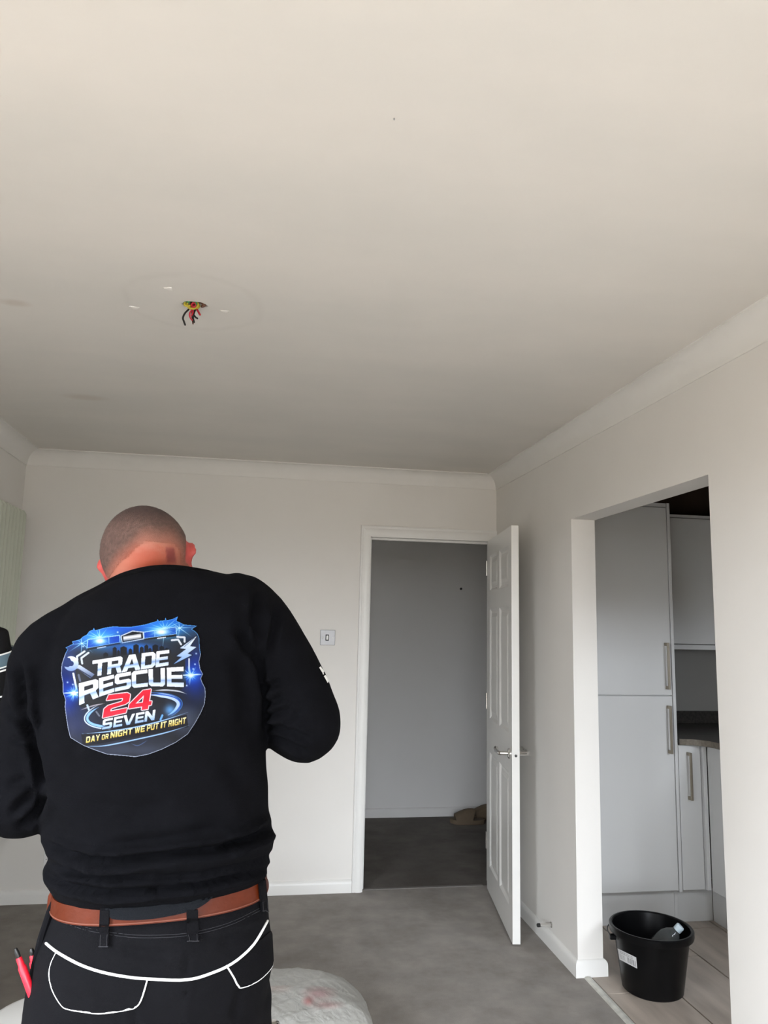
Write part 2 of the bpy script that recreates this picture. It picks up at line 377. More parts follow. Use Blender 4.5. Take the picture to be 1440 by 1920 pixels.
mk('frame', bm, M['white'], wd)
mk('pane', B(ADDED_KWIN[0] + .04, ADDED_KWIN[1] - .04, KYF - .078, KYF - .074, ADDED_KWIN[2] + .04, ADDED_KWIN[3] - .04), M['glass'], wd)
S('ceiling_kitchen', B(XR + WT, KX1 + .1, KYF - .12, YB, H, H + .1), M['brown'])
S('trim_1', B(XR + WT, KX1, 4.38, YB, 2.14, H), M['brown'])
kf = empty('floor_kitchen', (1.5, YF, 0), kind='structure')
mk('grout_bed', B(1.462, KX1 + .1, KYF - .1, YB, -.05, -.006), M['grout'], kf)
tile_mesh = None
for i, x0 in enumerate((1.486, 1.784, 2.082, 2.38, 2.678)):
    off = 3.135 + .3 * i
    for k in range(-5, 3):
        ya, yb = off + .9 * k + .0018, off + .9 * (k + 1) - .0018
        ya, yb = max(ya, YF), min(yb, 4.42)
        if yb - ya < .05 or (yb < 1.6): continue
        o = mk('tile', B(x0 + .003, x0 + .295, ya, yb, -.012, rng.uniform(-.0006, .0006), .0015, 1), M['tile_a'], kf)
# tile grain runs along the plank
nt2 = M['tile_a'].node_tree; tcn = [n for n in nt2.nodes if n.type == 'TEX_COORD'][0]
mpn = nt2.nodes.new('ShaderNodeMapping'); mpn.inputs['Scale'].default_value = (1.6, .28, 1)
for l in list(nt2.links):
    if l.from_node == tcn:
        nt2.links.new(mpn.outputs[0], l.to_socket)
nt2.links.new(tcn.outputs['Object'], mpn.inputs[0])
# threshold strip between carpet and tiles, and the seam bar in the doorway
bm = bmesh.new()
prism(bm, lambda y: [(1.452, y, 0), (1.456, y, .005), (1.468, y, .007), (1.481, y, .005), (1.486, y, 0)], (OY0 + .01, OY1 - .016))
reg(mk('trim_2', bm, mat('threshold_strip', (.62, .61, .55), .45, col2=(.45, .44, .40), vscale=30)), kind='structure')
S('trim_3', B(.66, 1.36, 4.44, 4.465, -.001, .004, .002), mat('carpet_bar', (.17, .155, .145), .8))

# main ceiling with the ragged wiring hole
bm = bmesh.new()
outer = [(XL - .1, YF - .1), (XR + WT, YF - .1), (XR + WT, YB + .1), (XL - .1, YB + .1)]
hole = [(HX + .036 * math.cos(a) * (1 + .18 * math.sin(3 * a)), HY + .022 * math.sin(a) * (1 + .2 * math.cos(2 * a))) for a in [2 * PI * i / 18 for i in range(18)]]
ov = [bm.verts.new((x, y, H)) for x, y in outer]; hv = [bm.verts.new((x, y, H)) for x, y in hole]
oe = [bm.edges.new((ov[i], ov[(i + 1) % 4])) for i in range(4)]; he = [bm.edges.new((hv[i], hv[(i + 1) % 18])) for i in range(18)]
bmesh.ops.triangle_fill(bm, use_beauty=True, edges=oe + he)
for f in list(bm.faces):
    c = f.calc_center_median()
    if (c.x - HX) ** 2 + (c.y - HY) ** 2 < .02 ** 2: bm.faces.remove(f)
up = [bm.verts.new((x, y, H + .02)) for x, y in hole]
for i in range(18): bm.faces.new((hv[i], hv[(i + 1) % 18], up[(i + 1) % 18], up[i]))
me = bpy.data.meshes.new('ceiling'); bm.to_mesh(me); bm.free()
ceil_o = reg(link('ceiling', me, M['ceiling']), kind='structure')
mk('void_box', B(HX - .1, HX + .1, HY - .1, HY + .1, H + .021, H + .09), M['void'], ceil_o)
for (px, py, s) in ((315, 541, .012), (252, 577, .014), (421, 584, .013)):
    p = onplane(px, py, 2, H); b2 = bmesh.new(); n = 14
    pr = [(s * .3, -.0022), (s * .75, -.0014), (s, 0.0)]
    rr = [1 + .3 * math.sin(5 * i + s * 900) for i in range(n)]
    rings_mesh(b2, [[Vector((p.x + r * rr[i] * math.cos(2 * PI * i / n), p.y + r * rr[i] * .8 * math.sin(2 * PI * i / n), H + z)) for i in range(n)] for r, z in pr])
    mk('filler_patch', b2, M.setdefault('filler', mat('white_filler', (.82, .785, .735), .9)), ceil_o, smooth=True)
p = onplane(739, 222, 2, H)
mk('nail', lathe(bmesh.new(), (p.x, p.y, H - .003), [(.0014, 0), (.0014, .004)], 8), M['plate'], ceil_o)

# coving, skirting
CO, CD = .080, .085
def cove():
    pts = [(0, -CD), (.006, -CD), (.007, -CD + .006)]
    for i in range(9):
        a = (PI / 2) * i / 8
        pts.append((.007 + (CO - .013) * (1 - math.cos(a)), -CD + .006 + (CD - .012) * math.sin(a)))
    pts += [(CO, -.006), (CO, 0), (0, 0)]
    return pts
cp = cove()
bm = bmesh.new(); prism(bm, lambda s: [(XR - d * 1, (YB - d if s else YF), H + z) for d, z in cp], (0, 1)); S('trim_4', bm, M['coving'], smooth='auto')
bm = bmesh.new(); prism(bm, lambda s: [(XL + d, (YB - d if s else YF), H + z) for d, z in cp], (0, 1)); S('trim_5', bm, M['coving'], smooth='auto')
bm = bmesh.new(); prism(bm, lambda s: [((XR - d if s else XL + d), YB - d, H + z) for d, z in cp], (0, 1)); S('trim_6', bm, M['coving'], smooth='auto')
SK = [(0, 0), (.015, 0), (.015, .045), (.0135, .055), (.009, .063), (.004, .067), (0, .068)]
bm = bmesh.new(); prism(bm, lambda x: [(x, YB - d, z) for d, z in SK], (XL, .5915)); S('baseboard_back', bm, M['gloss'], smooth='auto')
bm = bmesh.new(); prism(bm, lambda s: [(XR - d, (OY1 - d if s else YB), z) for d, z in SK], (0, 1))
prism(bm, lambda s: [((XR + WT + d if s else XR - d), OY1 - d, z) for d, z in SK], (0, 1))
prism(bm, lambda s: [(XR + WT + d, (3.75 if s else OY1 - d), z) for d, z in SK], (0, 1))
S('baseboard_right', bm, M['gloss'], smooth='auto')
bm = bmesh.new(); prism(bm, lambda s: [(XR - d, (YF if s else OY0 - .001), z) for d, z in SK], (0, 1)); S('baseboard_right_near', bm, M['gloss'], smooth='auto')
bm = bmesh.new(); prism(bm, lambda y: [(XL + d, y, z) for d, z in SK], (YF, YB - .015)); S('baseboard_left', bm, M['gloss'], smooth='auto')
bm = bmesh.new(); prism(bm, lambda x: [(x, HALL_Y - d, z) for d, z in SK], (-1.6, 3.0)); S('baseboard_hall', bm, M['hallwall'], smooth='auto')
p = onplane(864, 1104, 1, HALL_Y)
hallw = bpy.data.objects['wall_hall']
mk('nail', lathe(bmesh.new(), (p.x, HALL_Y - .012, p.z), [(.010, 0), (.010, .012)], 10, Vector((0, 1, 0))), M['black'], hallw)

# ------------------------------------------------------------------ door_1: lining, architrave, six-panel leaf
dr = reg(empty('door_1', (1.37, YB, 0)), 'white six-panel interior door standing open against the right wall, in its white frame', kind='structure')
bm = bmesh.new()
box(bm, LX0, .652, YB - .012, YB + .108, 0, LZ, .002); box(bm, 1.406, LX1, YB - .012, YB + .108, 0, LZ, .002); box(bm, .652, 1.406, YB - .012, YB + .108, 1.991, LZ, .002)
mk('door_frame', bm, M['gloss'], dr)
bm = bmesh.new()
box(bm, .652, .664, YB + .032, YB + .062, 0, 1.991, .002); box(bm, 1.394, 1.406, YB + .032, YB + .062, 0, 1.991, .002); box(bm, .664, 1.394, YB + .032, YB + .062, 1.979, 1.991, .002)
mk('door_stop_bead', bm, M['gloss'], dr)
AR = [(0, 0), (0, -.012), (.012, -.017), (.030, -.017), (.040, -.012), (.048, -.015), (.054, -.013), (.056, 0)]  # across, out
def arch(bm, a, b, across, out=Vector((0, 1, 0))):
    prism(bm, lambda s: [Vector(s[0]) + s[1] * d + out * o for d, o in AR], ((a, across[0]), (b, across[1])))
A0, A1, AZ = .6475, 1.4115, 1.9985
bm = bmesh.new(); arch(bm, (A0, YB, 0), (A0, YB, AZ), (Vector((-1, 0, 0)), Vector((-1, 0, 1.1)))); mk('architrave', bm, M['gloss'], dr, smooth='auto')
bm = bmesh.new(); arch(bm, (A0, YB, AZ), (A1, YB, AZ), (Vector((-1, 0, 1.1)), Vector((.36, 0, 1.1)))); mk('architrave', bm, M['gloss'], dr, smooth='auto')
bm = bmesh.new(); box(bm, A1, XR - .001, YB - .014, YB, 0, AZ + .06); mk('architrave', bm, M['gloss'], dr)
# leaf, in its own frame: u from hinge to free edge, v thickness to the right, z
ha = Vector((1.364, 4.384, 0)); hb = Vector((1.254, 3.63, 0)); du = (hb - ha).normalized(); dv = Vector((-du.y, du.x, 0)); 
if dv.x < 0: dv = -dv
TH, LW, Z0, Z1 = .037, .762, .008, 1.987
def D(u, v, z): return ha + du * u + dv * v + Vector((0, 0, z))
us = [0, .090, .350, .410, .672, LW]; zs = [Z0, .150, .770, .955, 1.580, 1.685, 1.893, Z1]
PAN = [(i, j) for i in (1, 3) for j in (1, 3, 5)]
bm = bmesh.new()
for v0, sgn in ((0, 1), (TH, -1)):
    G = [[bm.verts.new(D(u, v0, z)) for z in zs] for u in us]
    for i in range(5):
        for j in range(7):
            q = (G[i][j], G[i + 1][j], G[i + 1][j + 1], G[i][j + 1])
            if (i, j) in PAN:
                ua, ub, za, zb = us[i], us[i + 1], zs[j], zs[j + 1]; e = .014
                inn = [bm.verts.new(D(a, v0 + sgn * .009, b)) for a, b in ((ua + e, za + e), (ub - e, za + e), (ub - e, zb - e), (ua + e, zb - e))]
                for k in range(4): bm.faces.new((q[k], q[(k + 1) % 4], inn[(k + 1) % 4], inn[k]))
                bm.faces.new(inn)
            else: bm.faces.new(q)
for (ua, za, ub, zb) in ((0, Z0, 0, Z1), (LW, Z0, LW, Z1), (0, Z0, LW, Z0), (0, Z1, LW, Z1)):
    if ua == ub:
        bm.faces.new([bm.verts.new(D(ua, v, z)) for v, z in ((0, za), (TH, za), (TH, zb), (0, zb))])
    else:
        bm.faces.new([bm.verts.new(D(u, v, za)) for u, v in ((0, 0), (LW, 0), (LW, TH), (0, TH))])
bmesh.ops.remove_doubles(bm, verts=bm.verts, dist=.0002)
leaf = mk('door_leaf', bm, M['door'], dr)
for v0, sgn in ((0, 1), (TH, -1)):
    for i, j in PAN:
        ua, ub, za, zb = us[i] + .014, us[i + 1] - .014, zs[j] + .014, zs[j + 1] - .014
        bm = bmesh.new(); rg = []
        for e, h in ((.012, .0088), (.034, .0022)):
            rg.append([D(a, v0 + sgn * h, b) for a, b in ((ua + e, za + e), (ub - e, za + e), (ub - e, zb - e), (ua + e, zb - e))])
        rg = [[p - dv * sgn * 0 for p in r] for r in rg]
        rings_mesh(bm, rg, cap=False); vv = list(bm.verts)[4:]; bm.faces.new(vv)
        mk('panel', bm, M['door'], leaf)
def lever(sgn):
    bm = bmesh.new(); v0 = 0 if sgn < 0 else TH
    o = dv * sgn; u0 = .705; z = .862
    lathe(bm, D(u0, v0, z), [(.026, 0), (.026, .005), (.022, .009), (.011, .012), (.010, .045)], 20, o)
    pts = smooth_path([D(u0, v0, z) + o * .045, D(u0 - .012, v0, z) + o * .052, D(u0 - .05, v0, z + .003) + o * .054, D(u0 - .095, v0, z - .002) + o * .052, D(u0 - .118, v0, z + .004) + o * .048], 4)
    n = len(pts); tube(bm, pts, [.0095 + .0035 * (i / n) ** 3 for i in range(n)], 12)
    h = mk('lever_handle', bm, M['chrome'], dr, smooth='auto')
    return h
lever(-1); lever(1)
bm = bmesh.new()
q = [D(LW + .0015, v, z) for v, z in ((.007, .80), (.030, .80), (.030, .92), (.007, .92))]
bm.faces.new([bm.verts.new(p) for p in q]); 
mk('latch_plate', bm, M['door'], dr)
mk('latch_bolt', lathe(bmesh.new(), D(LW + .001, TH / 2, .860), [(.0065, 0), (.0065, .004), (.003, .006)], 12, du), mat('dark_steel', (.08, .08, .08), .4, metal=1), dr)
for z in (.22, 1.0, 1.78):
    mk('hinge', lathe(bmesh.new(), D(-.006, -.004, z), [(.006, 0), (.006, .09)], 12), M['chrome'], dr, smooth='auto')

# ------------------------------------------------------------------ small fittings
def fit(name, loc, label, cat): return empty(name, loc, label, cat)
sw = fit('light_switch', (.414, YB, 1.394), 'small chrome light switch plate on the back wall left of the door frame', 'light switch')
mk('face_plate', B(.371, .457, YB - .007, YB - .0002, 1.350, 1.437, .002), M['plate'], sw)
mk('rocker_surround', B(.401, .421, YB - .0085, YB - .006, 1.376, 1.411, .001), M['black'], sw)
mk('rocker', B(.405, .417, YB - .012, YB - .007, 1.381, 1.406, .002), M['white'], sw)
for x in (.384, .444): mk('screw', lathe(bmesh.new(), (x, YB - .0068, 1.393), [(.005, 0), (.004, .002), (.001, .0028)], 12, Vector((0, -1, 0))), M['white'], sw)
so = fit('power_socket', (-.968, YB, .22), 'white plastic wall socket low on the back wall, mostly hidden by the man', 'socket')
mk('face_plate', B(-1.041, -.895, YB - .009, YB - .0002, .172, .258, .003), M['white'], so)
for x in (-1.005, -.935):
    b2 = bmesh.new(); box(b2, x - .003, x + .003, YB - .0105, YB - .0085, .222, .232); box(b2, x - .014, x - .007, YB - .0105, YB - .0085, .203, .208); box(b2, x + .007, x + .014, YB - .0105, YB - .0085, .203, .208)
    mk('pin_holes', b2, M['black'], so)
for x in (-1.028, -.908): mk('screw', lathe(bmesh.new(), (x, YB - .0088, .217), [(.0035, 0), (.003, .0012)], 10, Vector((0, -1, 0))), M['chrome'], so)
ds = fit('door_stop', (1.418, 3.585, .1), 'chrome door stop with black rubber tip sticking out of the right wall skirting', 'door stop')
y, z = 3.590, .102
mk('stem', lathe(bmesh.new(), (XR, y, z), [(.013, 0), (.013, .004), (.0075, .006), (.0075, .058)], 16, Vector((-1, 0, 0))), M['chrome'], ds, smooth='auto')
mk('rubber_tip', lathe(bmesh.new(), (XR - .058, y, z), [(.0085, 0), (.0085, .012), (.006, .015)], 16, Vector((-1, 0, 0))), M['black'], ds, smooth='auto')

# ceiling wiring
wr = empty('ceiling_wiring', (HX, HY, H), 'tangle of cut red, black and yellow-green wires hanging from the ceiling hole', 'wires')
WM = {'black': mat('black_wire', (.012, .012, .012), .4), 'red': mat('red_wire', (.45, .01, .03), .4), 'yellow': mat('yellow_green_wire', (.42, .33, .02), .45), 'green': mat('green_wire', (.03, .20, .05), .45), 'brown': mat('brown_wire', (.10, .035, .015), .45)}
def P2(px, py, y=HY): return onplane(px, py, 1, y)
def wire(c, pts, r=.0028, n=8):
    P = [P2(a, b, HY + dy) for a, b, dy in pts]; P = [Vector((HX + (P[0].x - HX) * .6, P[0].y, H + .012))] + P
    mk('wire', tube(bmesh.new(), smooth_path(P, 6), r, n), WM[c], wr, smooth=True)
wire('black', [(355, 578, 0), (347, 587, -.005), (343, 596, -.01), (345, 603, -.01), (347, 609, -.01)])
wire('black', [(368, 576, 0), (364, 586, 0), (362, 595, -.005), (364, 604, -.005)])
wire('black', [(366, 578, .01), (363, 588, .01), (366, 594, .01), (370, 597, .01)])
wire('red', [(361, 578, -.01), (356, 587, -.012), (356, 594, -.012), (360, 600, -.01)], .0024)
wire('red', [(360, 576, -.01), (362, 585, -.01), (359, 592, -.01)], .0022)
wire('red', [(368, 576, .0), (371, 583, 0), (375, 590, 0)], .0030)
wire('brown', [(360, 588, .004), (361, 600, .002), (362, 607, 0)], .0022)
def loopw(c, cx, cy, rx, ry, a0, a1, dy=0, r=.0034):
    P = [P2(cx + rx * math.cos(a0 + (a1 - a0) * i / 14), cy + ry * math.sin(a0 + (a1 - a0) * i / 14), HY + dy) for i in range(15)]
    mk('wire', tube(bmesh.new(), P, r, 8), WM[c], wr, smooth=True)
loopw('yellow', 361, 571, 10, 8, -.3, 3.5, -.012); loopw('yellow', 366, 572, 8, 7, .2, 3.3, 0); loopw('green', 355, 568, 8, 5, 2.2, 6.4, -.010)
loopw('green', 360, 569, 8, 6, 3.6, 6.6, -.015); loopw('brown', 372, 570, 9, 4, 3.1, 6.6, -.004, .004); loopw('red', 363, 572, 4, 4, 3, 8, -.016, .0022); loopw('yellow', 352, 570, 6, 4, 1, 3.6, -.014)
loopw('brown', 376, 572, 8, 3, -.6, 1.2, 0, .004); loopw('black', 352, 565, 8, 3, 3.0, 6.2, .004, .004)

# radiator on the left wall
rd = empty('column_radiator', (-1.27, 3.8, .3), 'tall pale green-grey column radiator on the left wall, at the left frame edge', 'radiator')
RX, ZR0, ZR1 = -1.245, .30, 2.028
for i in range(15):
    y = 4.185 - .054 * i
    b2 = bmesh.new(); rings = []
    for z, s in ((ZR0, .55), (ZR0 + .02, 1), (ZR1 - .02, 1), (ZR1, .55)):
        rings.append([Vector((RX + .028 * s * math.cos(a), y + .0200 * s * math.sin(a), z)) for a in [2 * PI * k / 16 for k in range(16)]])
    rings_mesh(b2, rings); mk('column', b2, M['radiator'], rd, smooth='auto')
for z in (ZR0 + .06, ZR1 - .06):
    mk('header', tube(bmesh.new(), [(-1.27, 4.185, z), (-1.27, 4.185 - .054 * 14, z)], .014, 12), M['radiator'], rd, smooth=True)
for z in (.5, 1.8):
    mk('bracket', B(XL, -1.26, 3.98, 4.01, z, z + .03, .002), M['radiator'], rd)
mk('valve', tube(bmesh.new(), [(-1.262, 4.150, 0), (-1.262, 4.150, ZR0 + .03)], .0075, 10), M['chrome'], rd, smooth=True)

# ------------------------------------------------------------------ kitchen units
def handle(parent, x, y, z0, z1, face='y'):
    b2 = bmesh.new()
    if face == 'y':
        box(b2, x - .006, x + .006, y - .034, y - .024, z0, z1, .001, 1)
        for z in (z0, z1 - .016): box(b2, x - .006, x + .006, y - .026, y, z, z + .016, .001, 1)
    else:
        box(b2, x - .034, x - .024, y - .006, y + .006, z0, z1, .001, 1)
        for z in (z0, z1 - .016): box(b2, x - .026, x, y - .006, y + .006, z, z + .016, .001, 1)
    return mk('bar_handle', b2, M['steel'], parent)
KXA = XR + WT + .012
tc_ = empty('tall_cabinet', (KXA + .3, 4.09, 0), 'tall grey kitchen larder cabinet with an upper and a lower door', 'cabinet')
mk('carcass', B(KXA, 2.18, 3.781, 4.375, .162, 2.143), M['cabside'], tc_)
mk('side_panel', box(B(2.1835, 2.2005, 3.757, 4.375, .164, 2.166, .001, 1), 2.1835, 2.2005, 3.808, 4.375, .001, .164), M['cab'], tc_)
mk('top_trim', B(KXA, 2.183, 3.765, 4.375, 2.1445, 2.166, .001, 1), M['cab'], tc_)
d1 = mk('door', B(KXA, 2.1805, 3.760, 3.779, 1.1405, 2.1405, .0015, 1), M['cab'], tc_); handle(d1, 2.150, 3.760, 1.172, 1.413)
d2 = mk('door', B(KXA, 2.1805, 3.760, 3.779, .172, 1.135, .0015, 1), M['cab'], tc_); handle(d2, 2.152, 3.760, .846, 1.088)
mk('plinth', B(KXA, 2.183, 3.812, 3.828, .001, .160), M['cab'], tc_)
wc = empty('wall_cabinet', (2.5, 4.2, 1.38), 'grey kitchen wall cupboard right of the tall larder cabinet', 'cabinet')
mk('carcass', B(2.203, KX1 - .002, 4.071, 4.375, 1.402, 2.136), M['cabside'], wc)
mk('top_trim', B(2.203, KX1 - .002, 4.045, 4.375, 2.138, 2.154, .001, 1), M['cab'], wc)
mk('bottom_trim', B(2.203, KX1 - .002, 4.045, 4.375, 1.372, 1.399, .001, 1), M['cab'], wc)
mk('door', B(2.205, 2.70, 4.050, 4.069, 1.404, 2.134, .0015, 1), M['cab'], wc)
mk('door', B(2.703, KX1 - .004, 4.050, 4.069, 1.404, 2.134, .0015, 1), M['cab'], wc)
bc = empty('base_cabinet', (2.28, 4.08, 0), 'narrow grey base cupboard with long bar handle beside the tall cabinet', 'cabinet', 'kitchen base cabinets')
mk('carcass', B(2.203, 2.352, 3.781, 4.375, .162, .880), M['cabside'], bc)
dd = mk('door', B(2.205, 2.328, 3.760, 3.779, .172, .886, .0015, 1), M['cab'], bc); handle(dd, 2.256, 3.760, .614, .851)
mk('corner_post', B(2.331, 2.3525, 3.742, 3.779, .172, .886, .001, 1), M['cab'], bc)
mk('plinth', B(2.2015, 2.3995, 3.816, 3.83, .001, .160), M['cab'], bc)
b3 = empty('base_cabinet', (2.64, 3.2, 0), 'grey base cupboard run turning the corner, seen edge-on behind the right jamb', 'cabinet', 'kitchen base cabinets')
mk('carcass', B(2.374, KX1 - .002, 2.30, 3.738, .162, .880), M['cabside'], b3)
for ya, yb in ((3.14, 3.738), (2.54, 3.137)): mk('door', B(2.354, 2.372, ya, yb, .172, .886, .0015, 1), M['cab'], b3)
mk('plinth', B(2.40, 2.414, 2.30, 3.812, .001, .160), M['cab'], b3)
wt = empty('worktop', (2.6, 4.0, .9), 'dark laminate L-shaped kitchen worktop with brown front edge and upstand', 'worktop')
outl = [(2.203, 4.372), (2.203, 3.742)] + [(2.225 + .105 * math.sin(a), 3.742 - .125 * (1 - math.cos(a))) for a in [PI / 2 * i / 10 for i in range(1, 11)]] + [(2.330, 2.30), (KX1 - .002, 2.30), (KX1 - .002, 4.372)]
def slab(pts, z0, z1):
    b = bmesh.new(); lo = [b.verts.new((x, y, z0)) for x, y in pts]; hi = [b.verts.new((x, y, z1)) for x, y in pts]; n = len(pts)
    b.faces.new(hi); b.faces.new(lo[::-1])
    for i in range(n): b.faces.new((lo[i], lo[(i + 1) % n], hi[(i + 1) % n], hi[i]))
    return b
mk('surface', slab(outl, .889, .920), M['worktop'], wt)
ed = [outl[i] for i in range(1, 13)]
bm = bmesh.new(); prev = None
for x, y in ed:
    v = [bm.verts.new((x - .0006, y - .0012, .8895)), bm.verts.new((x - .0006, y - .0012, .9195))]
    if prev: bm.faces.new((prev[0], v[0], v[1], prev[1]))
    prev = v
mk('front_edge', bm, M['wtedge'], wt)
mk('upstand', B(2.203, KX1 - .002, 4.352, 4.372, .9205, .994, .001, 1), M['worktop'], wt)
S('trim_7', B(2.2025, KX1 - .001, 4.376, YB, .90, 2.14), M['kitchwall'])

# ------------------------------------------------------------------ bucket with bottle
BC = Vector((1.70, 3.16, 0)); BH, RTP, RBT = .248, .160, .122
bk = empty('bucket', BC, 'black plastic builder\'s bucket with white sticker on the kitchen tiles', 'bucket')
bm = bmesh.new()
prof = [(.0, .006), (RBT - .012, .006), (RBT - .004, 0), (RBT, .004), (RBT + .002, .018), (RTP - .008, BH - .035), (RTP - .002, BH - .032), (RTP + .008, BH - .030), (RTP + .010, BH - .024), (RTP + .010, BH - .004), (RTP + .006, BH), (RTP, BH), (RTP - .004, BH - .004), (RTP - .008, BH - .030), (RBT - .003, .012), (.0, .012)]
prof[0] = (.001, .006); prof[-1] = (.001, .012)
lathe(bm, BC, prof, 56)
body_b = mk('body', bm, M['bucket'], bk, smooth='auto')
bkt_me = body_b.data.copy(); bkt_me.transform(Matrix.Translation(BC)); tb = bvh(bkt_me)
for a in (PI * .97, -.03 * PI):
    d = Vector((math.cos(a), math.sin(a), 0)); c = BC + d * (RTP + .006); t = Vector((-d.y, d.x, 0))
    b2 = bmesh.new(); b2 = lathe(b2, c + Vector((0, 0, BH - .045)) - d * .012, [(.012, 0), (.012, .022), (.009, .026)], 12, d); mk('handle_lug', b2, M['bucket'], bk, smooth='auto')
hp = [BC + Vector((math.cos(a), math.sin(a), 0)) * (RTP + .016) + Vector((0, 0, BH - .048 - .02 * math.sin(PI * i / 20))) for i, a in enumerate([PI * .97 + (PI) * i / 20 for i in range(21)])]
hp = [BC + Vector((math.cos(a), math.sin(a), 0)) * (RTP + .017) + Vector((0, 0, BH - .036)) for a in [PI * (.97 - .97 * i / 24) for i in range(25)]]
mk('wire_handle', tube(bmesh.new(), hp, .0025, 8), M['bucket'], bk, smooth=True)
def patch(tree, quad, nu, nv, off):
    """grid stretched over a surface: quad of photo points TL,TR,BR,BL found on that surface"""
    bm = bmesh.new(); G = []
    for j in range(nv + 1):
        row = []
        for i in range(nu + 1):
            u, v = i / nu, j / nv
            px = (quad[0][0] * (1 - u) + quad[1][0] * u) * (1 - v) + (quad[3][0] * (1 - u) + quad[2][0] * u) * v
            py = (quad[0][1] * (1 - u) + quad[1][1] * u) * (1 - v) + (quad[3][1] * (1 - u) + quad[2][1] * u) * v
            loc, n = hit(tree, px, py)
            row.append(bm.verts.new(loc + n * off) if loc is not None else None)
        G.append(row)
    for j in range(nv):
        for i in range(nu):
            q = (G[j][i], G[j + 1][i], G[j + 1][i + 1], G[j][i + 1])
            if all(q): bm.faces.new(q)
    return bm
bm = patch(tb, ((1158, 1778), (1193, 1795), (1195, 1816), (1162, 1799)), 36, 14, .0008)
me = bpy.data.meshes.new('sticker'); bm.to_mesh(me); bm.free()
C = np.ones((len(me.vertices), 3)) * .62; idx = np.arange(len(me.vertices)); iu, iv = idx % 37, idx // 37
if len(me.vertices) == 37 * 15:
    C[(iv >= 6) & (iv <= 12) & (iu > 15) & (iu < 34) & ((iu * 7) % 5 < 2)] = .12
    C[((iv == 2) | (iv == 4)) & (iu > 4) & (iu < 30) & ((iu * 5) % 7 < 5)] = .25
    C[((iv == 7) | (iv == 9) | (iv == 11)) & (iu > 2) & (iu < 13) & ((iu * 3) % 5 < 3)] = .28
set_col(me, C); link('sticker', me, M['print'], bk)
bo = empty('plastic_bottle', BC + Vector((.01, 0, .012)), 'clear plastic bottle with pale blue cap lying inside the black bucket', 'bottle')
capp = onplane(1272, 1741, 2, .252); tail = Vector((1.645, 3.165, .075)); ax = (capp - tail).normalized(); Lb = (capp - tail).length
mk('bottle_body', lathe(bmesh.new(), tail, [(.030, 0), (.044, .006), (.046, .02), (.046, Lb - .075), (.043, Lb - .055), (.034, Lb - .035), (.020, Lb - .018), (.014, Lb - .010), (.0135, Lb)], 28, ax), M['bottle'], bo, smooth=True)
mk('cap', lathe(bmesh.new(), tail + ax * (Lb - .002), [(.0165, -.008), (.017, .0), (.017, .014), (.015, .017)], 24, ax), mat('pale_blue_cap', (.55, .66, .72), .4), bo, smooth='auto')

# ------------------------------------------------------------------ slides in the hall
def slide(name, toe, ang, label):
    """open-toe slide: footbed outline along +X from the toe, then turned by ang"""
    o = empty(name, toe, label, 'slipper', 'slide sandals in the hall'); Rz = Matrix.Rotation(ang, 3, 'Z')
    Lh = .275
    def wdt(t): return .050 * (math.sin(PI * min(1, (t + .03) / .9) ** .75) ** .45 if 0 < t < .9 else .0) 
    def half(t):
        a = max(0, min(1, t)); return .052 * (max(0, 1 - (2 * a - 1) ** 6)) ** .5 * (1 - .22 * abs(a - .3))
    def outline(z, s=1.0, n=14):
        ts = [i / n for i in range(n + 1)]
        return [Vector((t * Lh, half(t) * s, z + .012 * max(0, .2 - t) * 5 * .6)) for t in ts] + [Vector((t * Lh, -half(t) * s, z + .012 * max(0, .2 - t) * 5 * .6)) for t in ts[::-1]]
    bm = bmesh.new(); rings_mesh(bm, [[Vector(toe) + Rz @ p for p in outline(z, s)] for z, s in ((0.001, .92), (.006, 1), (.026, 1.0), (.032, .94))])
    bmesh.ops.remove_doubles(bm, verts=bm.verts, dist=.0004)
    mk('sole', bm, M['slipper'], o, smooth='auto')
    bm = bmesh.new(); out = []; inn = []
    nt_, na = 10, 14
    grid = []
    for sc in (1.0, .88):
        g = []
        for i in range(nt_ + 1):
            t = .16 + .44 * i / nt_; hgt = (.052 + .040 * math.sin(PI * min(1, (i / nt_) * .62)) ) * (1 if sc == 1 else .88)
            row = []
            for k in range(na + 1):
                a = PI * k / na
                row.append(bm.verts.new(Vector(toe) + Rz @ Vector((t * Lh + .035 * math.sin(a) * (i / nt_ - .25), (half(t) * 1.04) * sc * math.copysign(abs(math.cos(a)) ** .7, math.cos(a)), .018 + hgt * math.sin(a) ** .8))))
            g.append(row)
        grid.append(g)
    for g in grid:
        for i in range(nt_):
            for k in range(na): bm.faces.new((g[i][k], g[i + 1][k], g[i + 1][k + 1], g[i][k + 1]))
    for i in (0, nt_):
        for k in range(na): bm.faces.new((grid[0][i][k], grid[0][i][k + 1], grid[1][i][k + 1], grid[1][i][k]))
    for k in (0, na):
        for i in range(nt_): bm.faces.new((grid[0][i][k], grid[0][i + 1][k], grid[1][i + 1][k], grid[1][i][k]))
    mk('strap', bm, M['slipper'], o, smooth='auto')
    return o
slide('slide_sandal', (1.515, 5.81, -.002), -.05, 'front taupe open-toe slide on the hall carpet beside the door')
slide('slide_sandal', (1.70, 5.925, -.002), .05, 'rear taupe slide against the hall skirting, mostly hidden by the door')

